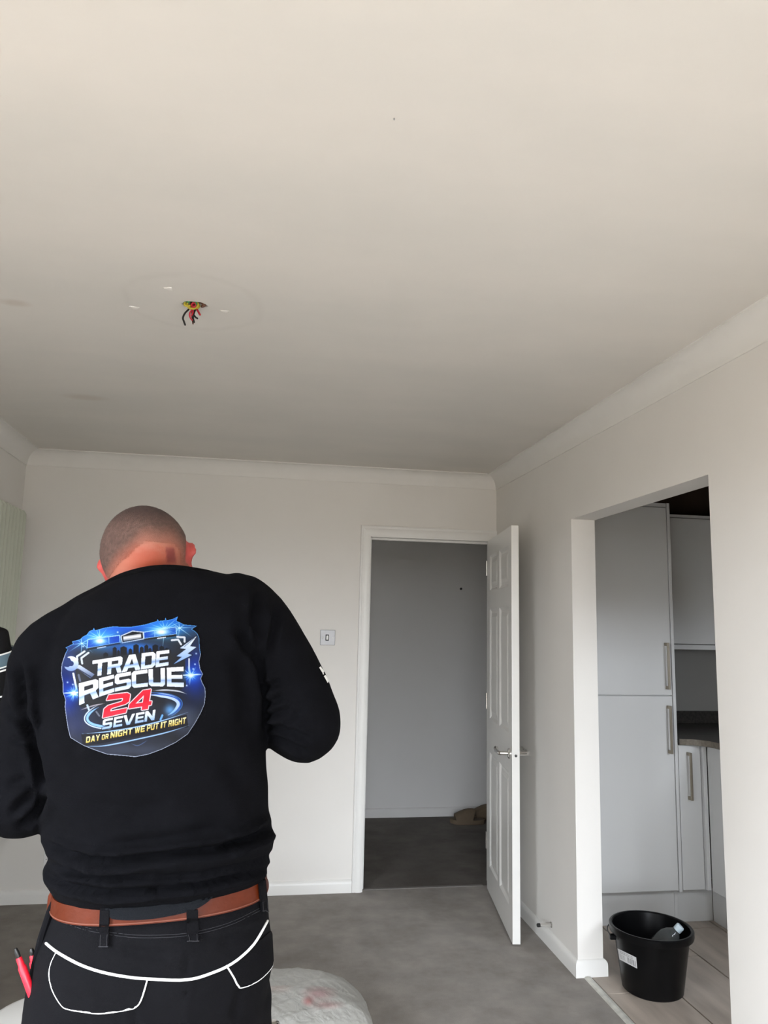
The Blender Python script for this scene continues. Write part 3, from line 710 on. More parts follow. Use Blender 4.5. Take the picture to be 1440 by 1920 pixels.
# ------------------------------------------------------------------ plastic bag, tub, canister
def bag():
    """a slumped, boxy bag: superellipsoid shell, then pinched folds and facets worked into it in 3-D"""
    cx, cy = .165, 2.74; bm = bmesh.new(); nu, nv = 64, 40
    def sup(c, e): return math.copysign(abs(c) ** e, c)
    rings = []
    for j in range(nv):
        ph = -PI / 2 + PI * (j + .5) / nv; ring = []
        for i in range(nu):
            th = 2 * PI * i / nu
            x = .285 * sup(math.cos(ph), .50) * sup(math.cos(th), .70); y = .24 * sup(math.cos(ph), .50) * sup(math.sin(th), .70); z = .134 * sup(math.sin(ph), .5) + .134
            k = max(0, (z - .14) / .13); x -= .075 * k * k * (1 if x > 0 else -.3)
            ring.append(Vector((cx + x, cy + y, max(.003, z))))
        rings.append(ring)
    rings_mesh(bm, rings)
    # two knotted carrier handles flopped to the left
    for dy in (-.02, .03):
        tube(bm, smooth_path([(.115, 2.70 + dy, .255), (.095, 2.66 + dy, .276), (.045, 2.64 + dy, .270), (.02, 2.66 + dy, .255)], 5), .010, 8, flat=.5)
    return bm
me = remesh(bag(), .0075, 4)
V = verts_np(me); me.update(); Nb = normals_np(me)
def ridge(d, f, p, sh): u = (V * np.array(d)).sum(1) * f + p + 1.5 * np.sin((V * np.array(sh)).sum(1) * 13 + p); return 1 - abs(np.sin(u))
dd_ = .0035 * ridge((.8, .3, .6), 26, .4, (.3, .9, .2)) ** 4 + .003 * ridge((-.5, .6, .7), 34, 2.0, (.8, -.2, .5)) ** 4 + .002 * ridge((.3, -.8, .5), 52, 1.1, (.2, .4, .9)) ** 4 + .0015 * ridge((.9, .5, -.2), 75, .7, (.1, .6, .8)) ** 3 - .003
dd_ += .008 * ridge((.55, -.3, .8), 9, 1.2, (.5, .5, .5)) - .004
V2 = V + Nb * dd_[:, None]; V2[:, 2] = np.maximum(V2[:, 2], .002); set_verts(me, V2)
V = verts_np(me); Pp = project(V); Cb = np.tile(np.array([[.64, .64, .61]]), (len(V), 1))
def blob(c, r, col, a):
    d = np.hypot((Pp[:, 0] - c[0]) / r[0], (Pp[:, 1] - c[1]) / r[1]); k = a * np.clip(1.3 - d, 0, 1)[:, None] * (V[:, 1] < 2.75)[:, None]
    Cb[:] = Cb * (1 - k) + np.array(col) * k
blob((598, 1862), (30, 14), (.55, .22, .24), .6); blob((578, 1877), (11, 9), (.60, .18, .18), .8); blob((612, 1884), (30, 8), (.6, .3, .3), .6); blob((520, 1850), (28, 12), (.66, .52, .48), .6)
set_col(me, Cb)
bagm = bpy.data.materials.new('translucent_bag_plastic'); bagm.use_nodes = True
N = bagm.node_tree.nodes; L = bagm.node_tree.links; pb = N['Principled BSDF']; pb.inputs['Roughness'].default_value = .3
va = N.new('ShaderNodeVertexColor'); va.layer_name = 'Col'; L.new(va.outputs[0], pb.inputs['Base Color'])
tl = N.new('ShaderNodeBsdfTranslucent'); L.new(va.outputs[0], tl.inputs[0]); tp = N.new('ShaderNodeBsdfTransparent')
m1 = N.new('ShaderNodeMixShader'); m1.inputs[0].default_value = .35; L.new(pb.outputs[0], m1.inputs[1]); L.new(tl.outputs[0], m1.inputs[2])
m2 = N.new('ShaderNodeMixShader'); m2.inputs[0].default_value = .25; L.new(m1.outputs[0], m2.inputs[1]); L.new(tp.outputs[0], m2.inputs[2]); L.new(m2.outputs[0], N['Material Output'].inputs[0])
tcb = N.new('ShaderNodeTexCoord'); nb = N.new('ShaderNodeTexNoise'); nb.inputs['Scale'].default_value = 28; nb.inputs['Detail'].default_value = 5; nb.inputs['Distortion'].default_value = 1.2
L.new(tcb.outputs['Object'], nb.inputs['Vector']); bb = N.new('ShaderNodeBump'); bb.inputs['Strength'].default_value = .35; bb.inputs['Distance'].default_value = .02; L.new(nb.outputs[0], bb.inputs['Height']); L.new(bb.outputs[0], pb.inputs['Normal'])
bo_ = reg(link('plastic_bag', me, bagm, smooth=True, origin=(.165, 2.74, 0)), 'crumpled translucent white plastic bag with faded red print on the carpet', 'bag')
tbk = empty('plastic_tub', (-.50, 2.35, 0), 'white round lidded plastic tub on the carpet at the man\'s left side', 'tub')
TZ = .395
mk('tub_body', lathe(bmesh.new(), (-.50, 2.35, 0), [(.125, 0.001), (.130, .006), (.150, TZ - .05), (.158, TZ - .045), (.158, TZ - .03)], 48), M['white'], tbk, smooth='auto')
mk('lid', lathe(bmesh.new(), (-.50, 2.35, 0), [(.160, TZ - .032), (.164, TZ - .028), (.165, TZ - .004), (.161, TZ), (.150, TZ + .002), (.10, TZ + .007), (.01, TZ + .009)], 48), M['white'], tbk, smooth='auto')
cpos = onplane(512, 1914, 1, 2.40)
cn = empty('steel_canister', (cpos.x, 2.40, 0), 'slim canister with a shiny chrome rounded top between the man and the plastic bag', 'canister')
mk('can_body', lathe(bmesh.new(), (cpos.x, 2.40, 0), [(.024, 0.001), (.026, .004), (.026, cpos.z - .05), (.021, cpos.z - .03)], 28), M['plate'], cn, smooth='auto')
mk('can_top', lathe(bmesh.new(), (cpos.x, 2.40, 0), [(.021, cpos.z - .031), (.0215, cpos.z - .012), (.018, cpos.z - .004), (.010, cpos.z)], 28), M['chrome'], cn, smooth=True)

# ------------------------------------------------------------------ people
def P3(px, py, y): return onplane(px, py, 1, y)
def ring_lr(xl, yl, xr, yr, yc, hd, n=40, e=2.3, back=1.0):
    a = P3(xl, yl, yc); b = P3(xr, yr, yc); c = (a + b) / 2; h = (b - a) / 2
    out = []
    for i in range(n):
        t = 2 * PI * i / n; ct, st = math.cos(t), math.sin(t)
        x = math.copysign(abs(ct) ** (2 / e), ct); y = math.copysign(abs(st) ** (2 / e), st)
        out.append(c + h * x + Vector((0, hd * y, 0)))
    return out
def hand(bm, wrist, fwd, palm, side, s=1.0, curl=1.25):
    """palm box and five tapered fingers; fwd along the hand, palm = palm normal, side = toward the thumb"""
    fwd = fwd.normalized(); side = (side - fwd * side.dot(fwd)).normalized(); pn = fwd.cross(side); pn = pn if pn.dot(palm) > 0 else -pn
    Mx = Matrix((side, fwd, pn)).transposed()
    ellipsoid(bm, wrist + fwd * .052 * s, .041 * s, .056 * s, .016 * s, Mx, 16, 12)
    for k, (o, l, r) in enumerate(((.030, .074, .0092), (.010, .082, .0095), (-.010, .076, .0092), (-.029, .060, .0082))):
        p = wrist + fwd * .078 * s + side * o * s; d = fwd.copy(); pts = [p]
        for j, f in enumerate((.42, .32, .26)):
            a = curl * (.35 + .35 * j)
            dd = (fwd * math.cos(a) + pn * math.sin(a)); p = p + dd * l * f * s; pts.append(p)
        tube(bm, pts, [r * s, r * .97 * s, r * .9 * s, r * .78 * s], 10)
    p = wrist + fwd * .022 * s + side * .026 * s
    pts = [p, p + (fwd * .5 + side * .8 + pn * .25) * .034 * s, p + (fwd * .95 + side * .95 + pn * .5) * .050 * s, p + (fwd * 1.5 + side * .95 + pn * .75) * .056 * s]
    tube(bm, pts, [.013 * s, .0115 * s, .0105 * s, .008 * s], 10)
def head_parts(bm, c, R, s=1.0):
    """cranium, face, jaw, nose, brow, lips, ears: R columns are right, forward (face), up"""
    def p(x, y, z): return c + R @ Vector((x, y, z)) * s
    ellipsoid(bm, p(0, -.004, .012), .0775 * s, .097 * s, .083 * s, R, 28, 20)
    ellipsoid(bm, p(0, .022, -.048), .062 * s, .070 * s, .078 * s, R)
    ellipsoid(bm, p(0, .058, -.098), .036 * s, .030 * s, .028 * s, R)
    ellipsoid(bm, p(0, .082, -.002), .050 * s, .018 * s, .012 * s, R)
    tube(bm, [p(0, .088, -.008), p(0, .102, -.034), p(0, .110, -.046)], [.009 * s, .0115 * s, .013 * s], 10)
    for q in (-1, 1):
        ellipsoid(bm, p(q * .014, .094, -.048), .010 * s, .011 * s, .009 * s, R)
        ellipsoid(bm, p(q * .050, .055, -.035), .020 * s, .025 * s, .022 * s, R)
    ellipsoid(bm, p(0, .088, -.070), .024 * s, .009 * s, .006 * s, R); ellipsoid(bm, p(0, .086, -.080), .020 * s, .009 * s, .007 * s, R)
def ear(bm, c, R, s, out, tilt):
    A = Matrix.Rotation(tilt * s, 3, 'Z'); Mx = R @ A
    ellipsoid(bm, c, .009, .019, .030, Mx, 16, 12)
    rim = [c + Mx @ Vector((s * .006, .016 * math.cos(a) - .004, .027 * math.sin(a))) for a in [-.9 + 4.2 * i / 12 for i in range(13)]]
    tube(bm, rim, .0052, 8)

# ---- the man in the black sweatshirt, seen from behind
AY = 1.40
man = empty('person', (-.13, AY, 0), 'man seen from behind in black sweatshirt with large back print, head bent', 'person')
# head frame
pit, rol = math.radians(38), math.radians(9)
Rh = Matrix.Rotation(-rol, 3, 'Y') @ Matrix.Rotation(-pit, 3, 'X')
hc = P3(273, 1041, 1.45)
skull_c = hc - Rh @ Vector((0, -.004, .012))
bm = bmesh.new()
head_parts(bm, skull_c, Rh)
nk = [P3(312, 1150, 1.435), P3(302, 1105, 1.450), P3(287, 1065, 1.465), P3(278, 1040, 1.48)]
tube(bm, smooth_path(nk, 4), [.072 - .010 * i / 12 for i in range(13)], 22)
earL, earR = P3(205, 1070, 1.460), P3(350, 1044, 1.460)
ear(bm, earL, Rh, -1, None, .55); ear(bm, earR, Rh, 1, None, .55)
# torso, arms, legs under the clothes
rings = [ring_lr(*r) for r in ((225, 1105, 400, 1090, 1.42, .05), (150, 1150, 480, 1115, 1.42, .085), (112, 1220, 488, 1180, 1.42, .100), (102, 1380, 474, 1350, 1.41, .108), (118, 1550, 472, 1520, 1.40, .093), (126, 1690, 472, 1650, 1.40, .090), (95, 1800, 478, 1785, 1.40, .11), (95, 1880, 470, 1870, 1.40, .105))]
rings_mesh(bm, rings)
shR, elR, wrR = P3(458, 1165, 1.42), P3(575, 1362, 1.385), P3(440, 1285, 1.66)
shL, elL, wrL = P3(90, 1245, 1.42), P3(36, 1500, 1.385), P3(175, 1430, 1.66)
tube(bm, smooth_path([shR, shR.lerp(elR, .5), elR], 4), [.046, .046, .046, .046, .046, .045, .044, .043, .042], 16)
tube(bm, smooth_path([elR, elR.lerp(wrR, .4), wrR], 4), [.043, .046, .047, .046, .042, .038, .034, .031, .029], 16)
tube(bm, smooth_path([shL, shL.lerp(elL, .5), elL], 4), [.055, .054, .053, .052, .050, .047, .045, .044, .043], 16)
tube(bm, smooth_path([elL, elL.lerp(wrL, .4), wrL], 4), [.043, .046, .047, .046, .042, .038, .034, .031, .029], 16)
for wv, ev, q in ((wrR, elR, -1), (wrL, elL, 1)):
    d = (wv - ev).normalized(); hand(bm, wv - d * .005, d + Vector((0, .3, .1)), Vector((q * .3, .2, -.9)) if False else Vector((q * .9, .2, .0)), Vector((0, .1, 1)))
hipz = .93
for q in (-1, 1):
    hx = -.134 + q * .088
    tube(bm, smooth_path([(hx, 1.40, .90), (hx + q * .012, 1.405, .70), (hx + q * .02, 1.41, .48), (hx + q * .024, 1.40, .28), (hx + q * .026, 1.39, .09)], 4), [.080 - .042 * (i / 16) for i in range(17)], 18)
    tube(bm, [(hx + q * .026, 1.37, .045), (hx + q * .034, 1.46, .040), (hx + q * .040, 1.55, .032)], [.036, .038, .030], 14)
body = remesh(bm, .0045, 6)
V = verts_np(body); body.update(); Nn = normals_np(body); Q = project(V)
# skin tone: sun-reddened nape, darker birthmark, pale scalp edge, red ears
base = np.array(lin((160, 102, 84))); C = np.tile(base, (len(V), 1))
def mixc(k, col):
    global C
    k = np.clip(k, 0, 1)[:, None]; C = C * (1 - k) + np.array(lin(col)) * k
bk_ = (Nn[:, 1] < .35).astype(float)
cap_y = 988 + .0022 * (Q[:, 0] - 292) ** 2 - .12 * (Q[:, 0] - 275)
nz = np.sin(V[:, 0] * 310 + 3 * np.sin(V[:, 2] * 240)) * .5 + np.sin(V[:, 2] * 410 + V[:, 0] * 170) * .5
mixc(bk_ * np.exp(-((Q[:, 0] - 280) / 55) ** 2) * np.clip((Q[:, 1] - 1012 - 4 * nz) / 26, 0, 1) * .9, (150, 60, 32))
dm = np.maximum(abs(Q[:, 0] - 320 - .14 * (Q[:, 1] - 1040)) - 7, 0) / 3 + np.maximum(abs(Q[:, 1] - 1041) - 11, 0) / 7
mixc(bk_ * np.clip(1 - dm, 0, 1) * .8, (104, 30, 32))
for e in (earL, earR):
    d = np.linalg.norm(V - np.array(e), axis=1); mixc(np.clip((.042 - d) / .012, 0, 1) * .85, (170, 58, 56))
hands_m = (V[:, 2] < 1.45) & (V[:, 1] > 1.5)
set_col(body, C)
body_o = link('body', body, M['skin'], man, smooth=True)
# hair: buzz cut, fading out down the nape (thin shell over the scalp)
Rn = np.array(Rh); loc = (V - np.array(skull_c)) @ Rn
top = np.clip((loc[:, 2] - (-.012) - .35 * np.maximum(loc[:, 1], 0)) / .02, 0, 1) * (loc[:, 1] > .0)
hb_ = 1001 + 46 * np.clip(abs(Q[:, 0] - 288) / 72, 0, 1.3) ** 2 - .10 * (Q[:, 0] - 288) + 3 * np.sin(Q[:, 0] / 9)
backk = (loc[:, 1] <= .0) * np.clip((hb_ + 18 - Q[:, 1]) / 36, 0, 1) 
side = np.clip((1072 - Q[:, 1]) / 34, 0, 1) * np.clip((abs(Q[:, 0] - 275) - 62) / 12, 0, 1) * (loc[:, 1] < .012)
dens = np.clip(np.maximum(np.maximum(top * (loc[:, 2] > .02), backk), side * .8), 0, 1)
dE = np.minimum(np.linalg.norm(V - np.array(earL), axis=1), np.linalg.norm(V - np.array(earR), axis=1))
dens *= (V[:, 2] > P3(275, 1075, 1.4).z - .01) * np.clip((dE - .034) / .006, 0, 1)
keep = dens > .02
bmh = bmesh.new(); mp_ = {}; hc_ = []
for p in body.polygons:
    vs = list(p.vertices)
    if all(keep[v] for v in vs):
        q = []
        for v in vs:
            if v not in mp_:
                mp_[v] = bmh.verts.new(Vector(V[v] + Nn[v] * (.0006 + .0016 * dens[v]))); hc_.append(v)
            q.append(mp_[v])
        bmh.faces.new(q)
hm = bpy.data.meshes.new('hair'); bmh.to_mesh(hm); bmh.free()
dh = dens[hc_]; Vh = V[hc_]; st = rng.random(len(dh))
fade = np.clip(dh, 0, 1)[:, None] ** .8
hcol = np.array(lin((78, 60, 53))) * (.62 + .76 * st[:, None])
crown = np.clip((985 - Q[hc_, 1]) / 24, 0, 1)[:, None]
hcol = hcol * (1 - .72 * crown)
set_col(hm, C[hc_] * (1 - fade * .93) + hcol * fade * .93)
hair_o = link('hair', hm, M['hair'], man, smooth=True)
# the cropped hairs themselves: short dark bristles standing on the scalp
kk = np.array(hc_); pk = dens[kk] ** 1.3; pk = pk / pk.sum(); pick = rng.choice(kk, 16000, p=pk)
P0 = V[pick] + rng.normal(0, .0016, (len(pick), 3)); Nh = Nn[pick] + rng.normal(0, .28, (len(pick), 3)); Nh /= np.linalg.norm(Nh, axis=1)[:, None]
P0 = P0 - Nn[pick] * (np.einsum('ij,ij->i', P0 - V[pick], Nn[pick]) + .0)[:, None]
Lh_ = (.0022 + .0020 * rng.random(len(pick))) * (.45 + .55 * dens[pick]); A_ = np.cross(Nh, np.array((.3, .2, .93))); A_ /= np.linalg.norm(A_, axis=1)[:, None]; B_ = np.cross(Nh, A_)
hv_ = np.empty((len(pick), 4, 3)); rr_ = .00019
hv_[:, 0] = P0 + A_ * rr_; hv_[:, 1] = P0 - A_ * rr_ * .5 + B_ * rr_ * .87; hv_[:, 2] = P0 - A_ * rr_ * .5 - B_ * rr_ * .87; hv_[:, 3] = P0 + Nh * Lh_[:, None]
hi_ = np.arange(len(pick))[:, None] * 4; tri = np.concatenate([hi_ + np.array(t)[None] for t in ((0, 1, 3), (1, 2, 3), (2, 0, 3))])
sb = bpy.data.meshes.new('stubble'); sb.from_pydata([tuple(v) for v in hv_.reshape(-1, 3)], [], [tuple(int(x) for x in t) for t in tri])
reg(link('stubble', sb, mat('dark_brown_hair', (.020, .012, .009), .6), hair_o), kind='stuff')
for q in (-1, 1):
    mk('eye', ellipsoid(bmesh.new(), skull_c + Rh @ Vector((q * .031, .078, -.018)), .012, .012, .012, None, 16, 10), M['white'], man, smooth=True)

# ---- sweatshirt
SROWS = [(250, 1077, 362, 1066, 1.425, .074), (222, 1085, 412, 1074, 1.425, .086), (185, 1105, 462, 1086, 1.425, .100), (140, 1135, 500, 1108, 1.42, .116), (105, 1180, 519, 1145, 1.418, .130),
         (88, 1245, 516, 1205, 1.415, .138), (80, 1320, 502, 1288, 1.41, .142), (76, 1400, 496, 1370, 1.405, .142), (80, 1470, 500, 1448, 1.40, .138), (82, 1530, 504, 1515, 1.40, .135),
         (83, 1562, 513, 1553, 1.40, .138), (95, 1586, 513, 1580, 1.40, .137), (98, 1602, 505, 1598, 1.40, .130), (87, 1623, 506, 1612, 1.40, .136), (90, 1642, 505, 1622, 1.40, .134), (99, 1660, 499, 1636, 1.40, .126), (109, 1674, 494, 1645, 1.40, .117)]
bm = bmesh.new(); rings_mesh(bm, [ring_lr(*r) for r in SROWS])
slR = smooth_path([P3(440, 1150, 1.42), P3(472, 1172, 1.418), P3(529, 1250, 1.40), P3(560, 1313, 1.39), P3(573, 1360, 1.388)], 4)
tube(bm, slR, [.075, .075, .074, .073, .072, .070, .068, .066, .065, .064, .063, .063, .063, .0635, .064, .064, .064], 24)
fR = smooth_path([P3(573, 1360, 1.388), P3(525, 1345, 1.49), P3(452, 1300, 1.63)], 5)
tube(bm, fR, [.064, .0635, .062, .060, .057, .054, .051, .048, .045, .043, .041], 24)
tube(bm, [P3(243, 1128, 1.42), P3(175, 1177, 1.42), P3(108, 1228, 1.418)], [.055, .063, .072], 24)
tube(bm, [P3(385, 1128, 1.42), P3(450, 1152, 1.42)], [.055, .070], 24)
slL = smooth_path([P3(115, 1230, 1.42), P3(100, 1250, 1.418), P3(77, 1345, 1.40), P3(53, 1440, 1.39), P3(36, 1498, 1.388)], 4)
tube(bm, slL, [.076, .076, .075, .074, .073, .071, .069, .067, .066, .065, .064, .063, .063, .063, .063, .063, .063], 24)
fL = smooth_path([P3(36, 1498, 1.388), P3(88, 1490, 1.49), P3(165, 1435, 1.63)], 5)
tube(bm, fL, [.063, .0625, .061, .059, .056, .053, .050, .047, .045, .043, .041], 24)
sh = remesh(bm, .0055, 7)
# creases and rolls of the cloth: valleys with soft shoulders, laid along seams and bends
V = verts_np(sh); sh.update(); Nn = normals_np(sh); Q = project(V)
CRE = [  # polyline on the cloth, depth, half width (mm-ish in photo px)
 ([(150, 1606), (214, 1614), (301, 1604), (428, 1588), (490, 1566)], .015, 7), ([(92, 1640), (126, 1660), (204, 1673), (272, 1669), (389, 1655), (502, 1626)], .013, 6),
 ([(92, 1583), (130, 1600), (190, 1612)], .010, 6), ([(510, 1549), (470, 1572), (420, 1584)], .012, 7), ([(508, 1603), (470, 1618), (380, 1638), (300, 1645)], .007, 6),
 ([(110, 1625), (180, 1642), (270, 1643)], .006, 7), ([(200, 1585), (300, 1575), (400, 1555)], .004, 9),
 ([(482, 1105), (480, 1170), (486, 1247), (496, 1310), (497, 1374)], .008, 8), ([(448, 1185), (482, 1241)], .008, 9), ([(516, 1150), (503, 1227)], .006, 8), ([(470, 1130), (452, 1250), (462, 1360)], .004, 14),
 ([(492, 1297), (510, 1283), (526, 1277)], .006, 6), ([(497, 1347), (520, 1336), (548, 1330)], .006, 6), ([(530, 1355), (548, 1343), (566, 1333)], .005, 6), ([(496, 1357), (530, 1366), (578, 1386)], .007, 6), ([(506, 1376), (545, 1392), (575, 1412)], .006, 6), ([(500, 1325), (530, 1303)], .005, 6),
 ([(36, 1245), (42, 1290), (46, 1335), (58, 1372)], .010, 7), ([(22, 1330), (40, 1352), (58, 1372), (72, 1420), (80, 1475)], .010, 8), ([(30, 1386), (60, 1399)], .006, 6), ([(26, 1522), (42, 1503), (62, 1488)], .008, 7), ([(40, 1545), (70, 1520), (84, 1490)], .009, 8), ([(18, 1470), (50, 1462)], .004, 8),
 ([(95, 1260), (130, 1330), (140, 1420)], .003, 20), ([(420, 1420), (470, 1490), (480, 1540)], .003, 18), ([(150, 1500), (250, 1520), (330, 1500)], .003, 16)]
disp = np.zeros(len(V))
for poly, dep, wd_ in CRE:
    d, t = seg_dist(Q, poly); taper = np.clip(np.minimum(t, 1 - t) * 6 + .25, 0, 1)
    disp += 1.5 * taper * dep * (-np.exp(-(d / wd_) ** 2) + .55 * np.exp(-((d - 2.1 * wd_) / (1.2 * wd_)) ** 2))
disp *= (Nn[:, 1] < .15) * (.35 + .65 * np.clip(-Nn[:, 1] / .5, 0, 1))
u = V * 1.0
disp += .0012 * np.sin(u[:, 0] * 38 + 3 * np.sin(u[:, 2] * 21)) * np.sin(u[:, 2] * 33 + 2 * np.sin(u[:, 0] * 17 + u[:, 1] * 9))
set_verts(sh, V + Nn * disp[:, None])
shirt = link('sweatshirt', sh.copy(), M['shirt'], man, smooth=True)
ts = bvh(sh)
# collar rib: a soft band following the neckline
col_path = [P3(209, 1091, 1.40), P3(236, 1079, 1.368), P3(275, 1069, 1.354), P3(315, 1066, 1.352), P3(352, 1069, 1.360), P3(400, 1079, 1.39)]
cpts = smooth_path(col_path, 5)
# close it around the front of the neck
front = [P3(385, 1090, 1.47), P3(340, 1115, 1.51), P3(275, 1118, 1.51), P3(226, 1102, 1.48)]
loop = smooth_path(col_path + front + [col_path[0]], 5)
mk('collar', tube(bmesh.new(), loop, .0070, 10, caps=False), M['rib'], man, smooth=True)

# ---- trousers
TR = [(113, 1664, 492, 1632, 1.40, .110), (110, 1688, 495, 1652, 1.40, .112), (98, 1712, 499, 1690, 1.40, .116), (86, 1740, 505, 1730, 1.40, .122), (74, 1768, 511, 1762, 1.40, .130), (66, 1795, 512, 1790, 1.40, .136), (62, 1825, 508, 1820, 1.40, .138), (56, 1850, 503, 1848, 1.40, .136), (50, 1885, 502, 1882, 1.40, .132), (46, 1920, 500, 1918, 1.40, .124)]
bm = bmesh.new(); rings_mesh(bm, [ring_lr(*r, 44, 2.5) for r in TR])
for q in (-1, 1):
    c0 = -.134 + q * .094
    tube(bm, smooth_path([(c0, 1.40, .85), (c0 + q * .005, 1.40, .72), (c0 + q * .01, 1.405, .50), (c0 + q * .014, 1.40, .30), (c0 + q * .016, 1.39, .07)], 4), [.096, .096, .096, .095, .094, .092, .090, .087, .085, .083, .081, .079, .078, .077, .077, .077, .077], 24)
tm = remesh(bm, .0065, 6)
V = verts_np(tm); tm.update(); Nn = normals_np(tm); Q = project(V)
disp = np.zeros(len(V))
for poly, dep, wd_ in (([(347, 1768), (350, 1840), (345, 1920)], .004, 2.5), ([(455, 1850), (440, 1900)], .004, 7), ([(250, 1895), (256, 1925)], .004, 5), ([(130, 1735), (220, 1752), (300, 1756), (360, 1752), (440, 1735), (495, 1712)], .002, 3), ([(240, 1780), (310, 1792)], .003, 8), ([(420, 1765), (470, 1745)], .003, 8), ([(135, 1862), (160, 1876)], .003, 7)):
    d, t = seg_dist(Q, poly); disp += dep * (-np.exp(-(d / wd_) ** 2) + .4 * np.exp(-((d - 2.1 * wd_) / (1.3 * wd_)) ** 2)) * (Nn[:, 1] < 0)
disp += .0012 * np.sin(V[:, 0] * 44 + 3 * np.sin(V[:, 2] * 27)) * np.sin(V[:, 2] * 30)
set_verts(tm, V + Nn * disp[:, None])
trs = link('trousers', tm.copy(), M['trouser'], man, smooth=True)
tt = bvh(tm)
def on(tree, px, py, off, fall=AY):
    l, n = hit(tree, px, py)
    if l is None:
        l, n = P3(px, py, fall), Vector((0, -1, 0))
    return l + n * off, n
def dense(poly, k=5): return [(p.x, p.y) for p in smooth_path([Vector((a, b, 0)) for a, b in poly], k)]
# belt: a leather band around the waist
def band(bm, rowa, rowb, yc, hda, hdb, th):
    A = ring_lr(*rowa, yc, hda, 72, 2.5); Bq = ring_lr(*rowb, yc, hdb, 72, 2.5)
    def sc(r, k):
        c = sum(r, Vector()) / len(r); return [p + (p - c).normalized() * k for p in r]
    R4 = [[bm.verts.new(p) for p in r] for r in (sc(A, 0), sc(A, th), sc(Bq, th), sc(Bq, 0))]
    for a in range(4):
        r, s = R4[a], R4[(a + 1) % 4]
        for i in range(72): bm.faces.new((r[i], r[(i + 1) % 72], s[(i + 1) % 72], s[i]))
    return bm
belt = mk('belt', band(bmesh.new(), (109, 1664, 494, 1630), (105, 1695, 499, 1662), 1.40, .117, .1195, .004), M['belt'], man, smooth='auto')
bme = belt.data.copy(); bme.transform(Matrix.Translation(BASE['person'])); tbelt = bvh(bme)
st_pts = [p + (p - sum(rr, Vector()) / len(rr)).normalized() * .0042 for rr in [ring_lr(105.3, 1692, 498.7, 1659, 1.40, .1194, 120, 2.5)] for p in rr]
mk('belt_stitching', tube(bmesh.new(), st_pts + [st_pts[0]], .0009, 6, caps=False), M['stitch'], belt)
# loose belt tip at the left
tipp = [P3(109, 1668, 1.375), P3(100, 1680, 1.37), P3(93, 1690, 1.372), P3(91, 1700, 1.38)]
bm = bmesh.new(); rg = []
for i, p in enumerate(smooth_path(tipp, 4)):
    wv = .012 * (1 - .25 * i / 12); rg.append([p + Vector((-.002, -.002, wv)), p + Vector((.003, .002, wv)), p + Vector((.003, .002, -wv)), p + Vector((-.002, -.002, -wv))])
rings_mesh(bm, rg); mk('belt_tip', bm, M['belt'], man)
# undershirt tail hanging below the hem
def cloth_patch(poly_top, poly_bot, nu, nv, trees, off, th):
    T = dense(poly_top, 8); Bt = dense(poly_bot, 8)
    def at(L, u):
        k = u * (len(L) - 1); i = min(int(k), len(L) - 2); f = k - i; return (L[i][0] * (1 - f) + L[i + 1][0] * f, L[i][1] * (1 - f) + L[i + 1][1] * f)
    bm = bmesh.new(); Gf, Gb = [], []
    for j in range(nv + 1):
        rf, rb = [], []
        for i in range(nu + 1):
            a, b = at(T, i / nu), at(Bt, i / nu); v = j / nv; px, py = a[0] * (1 - v) + b[0] * v, a[1] * (1 - v) + b[1] * v
            best = None
            for tr in trees:
                l, n = hit(tr, px, py)
                if l is not None and (best is None or (l - CAM).length < (best[0] - CAM).length): best = (l, n)
            l, n = best if best else (P3(px, py, AY), Vector((0, -1, 0)))
            rf.append(bm.verts.new(l + n * (off + th))); rb.append(bm.verts.new(l + n * off))
        Gf.append(rf); Gb.append(rb)
    for j in range(nv):
        for i in range(nu):
            bm.faces.new((Gf[j][i], Gf[j + 1][i], Gf[j + 1][i + 1], Gf[j][i + 1])); bm.faces.new((Gb[j][i], Gb[j][i + 1], Gb[j + 1][i + 1], Gb[j + 1][i]))
    for i in range(nu):
        bm.faces.new((Gf[nv][i], Gb[nv][i], Gb[nv][i + 1], Gf[nv][i + 1])); bm.faces.new((Gf[0][i], Gf[0][i + 1], Gb[0][i + 1], Gb[0][i]))
    for j in range(nv):
        bm.faces.new((Gf[j][0], Gb[j][0], Gb[j + 1][0], Gf[j + 1][0])); bm.faces.new((Gf[j][nu], Gf[j + 1][nu], Gb[j + 1][nu], Gb[j][nu]))
    return bm
mk('undershirt_hem', cloth_patch([(196, 1690), (260, 1688), (330, 1680), (404, 1668)], [(200, 1705), (215, 1722), (280, 1722), (350, 1709), (380, 1696), (404, 1676)], 40, 6, [tbelt, tt], .003, .002), M['tee'], man, smooth='auto')
# belt loops
M['thread'] = mat('grey_thread', (.014, .014, .018), .8)
for (x0, y0, x1, y1, wp) in ((199, 1700, 196, 1775, 17), (360, 1705, 361, 1764, 21), (486, 1640, 492, 1709, 11)):
    lo_ = mk('belt_loop', cloth_patch([(x0 - wp / 2, y0), (x0 + wp / 2, y0)], [(x1 - wp / 2, y1), (x1 + wp / 2, y1)], 4, 12, [tbelt, tt], .002, .0040), M['trouser'], man, smooth='auto')
    for ya, xo in ((y1 - 1, 0),): mk('bar_tack', tube(bmesh.new(), [on(tt, x1 - wp * .5 + wp * k / 4, ya, .0062)[0] for k in range(5)], .0007, 6), M['thread'], lo_)
    for q in (-.36, .36): mk('bar_tack', tube(bmesh.new(), [on(tt, x0 + (x1 - x0) * v + wp * q, y0 + (y1 - y0) * v, .0062)[0] for v in (.72, .8, .9, .98)], .0004, 6), M['thread'], lo_)
for dy_ in (0, 5):
    mk('waistband_stitching', tube(bmesh.new(), [on(tt, x, y + dy_, .0002)[0] for x, y in dense([(118, 1725), (170, 1741), (240, 1752), (300, 1753), (360, 1748), (430, 1730), (492, 1700)], 6)], .0004, 6), M['thread'], man)
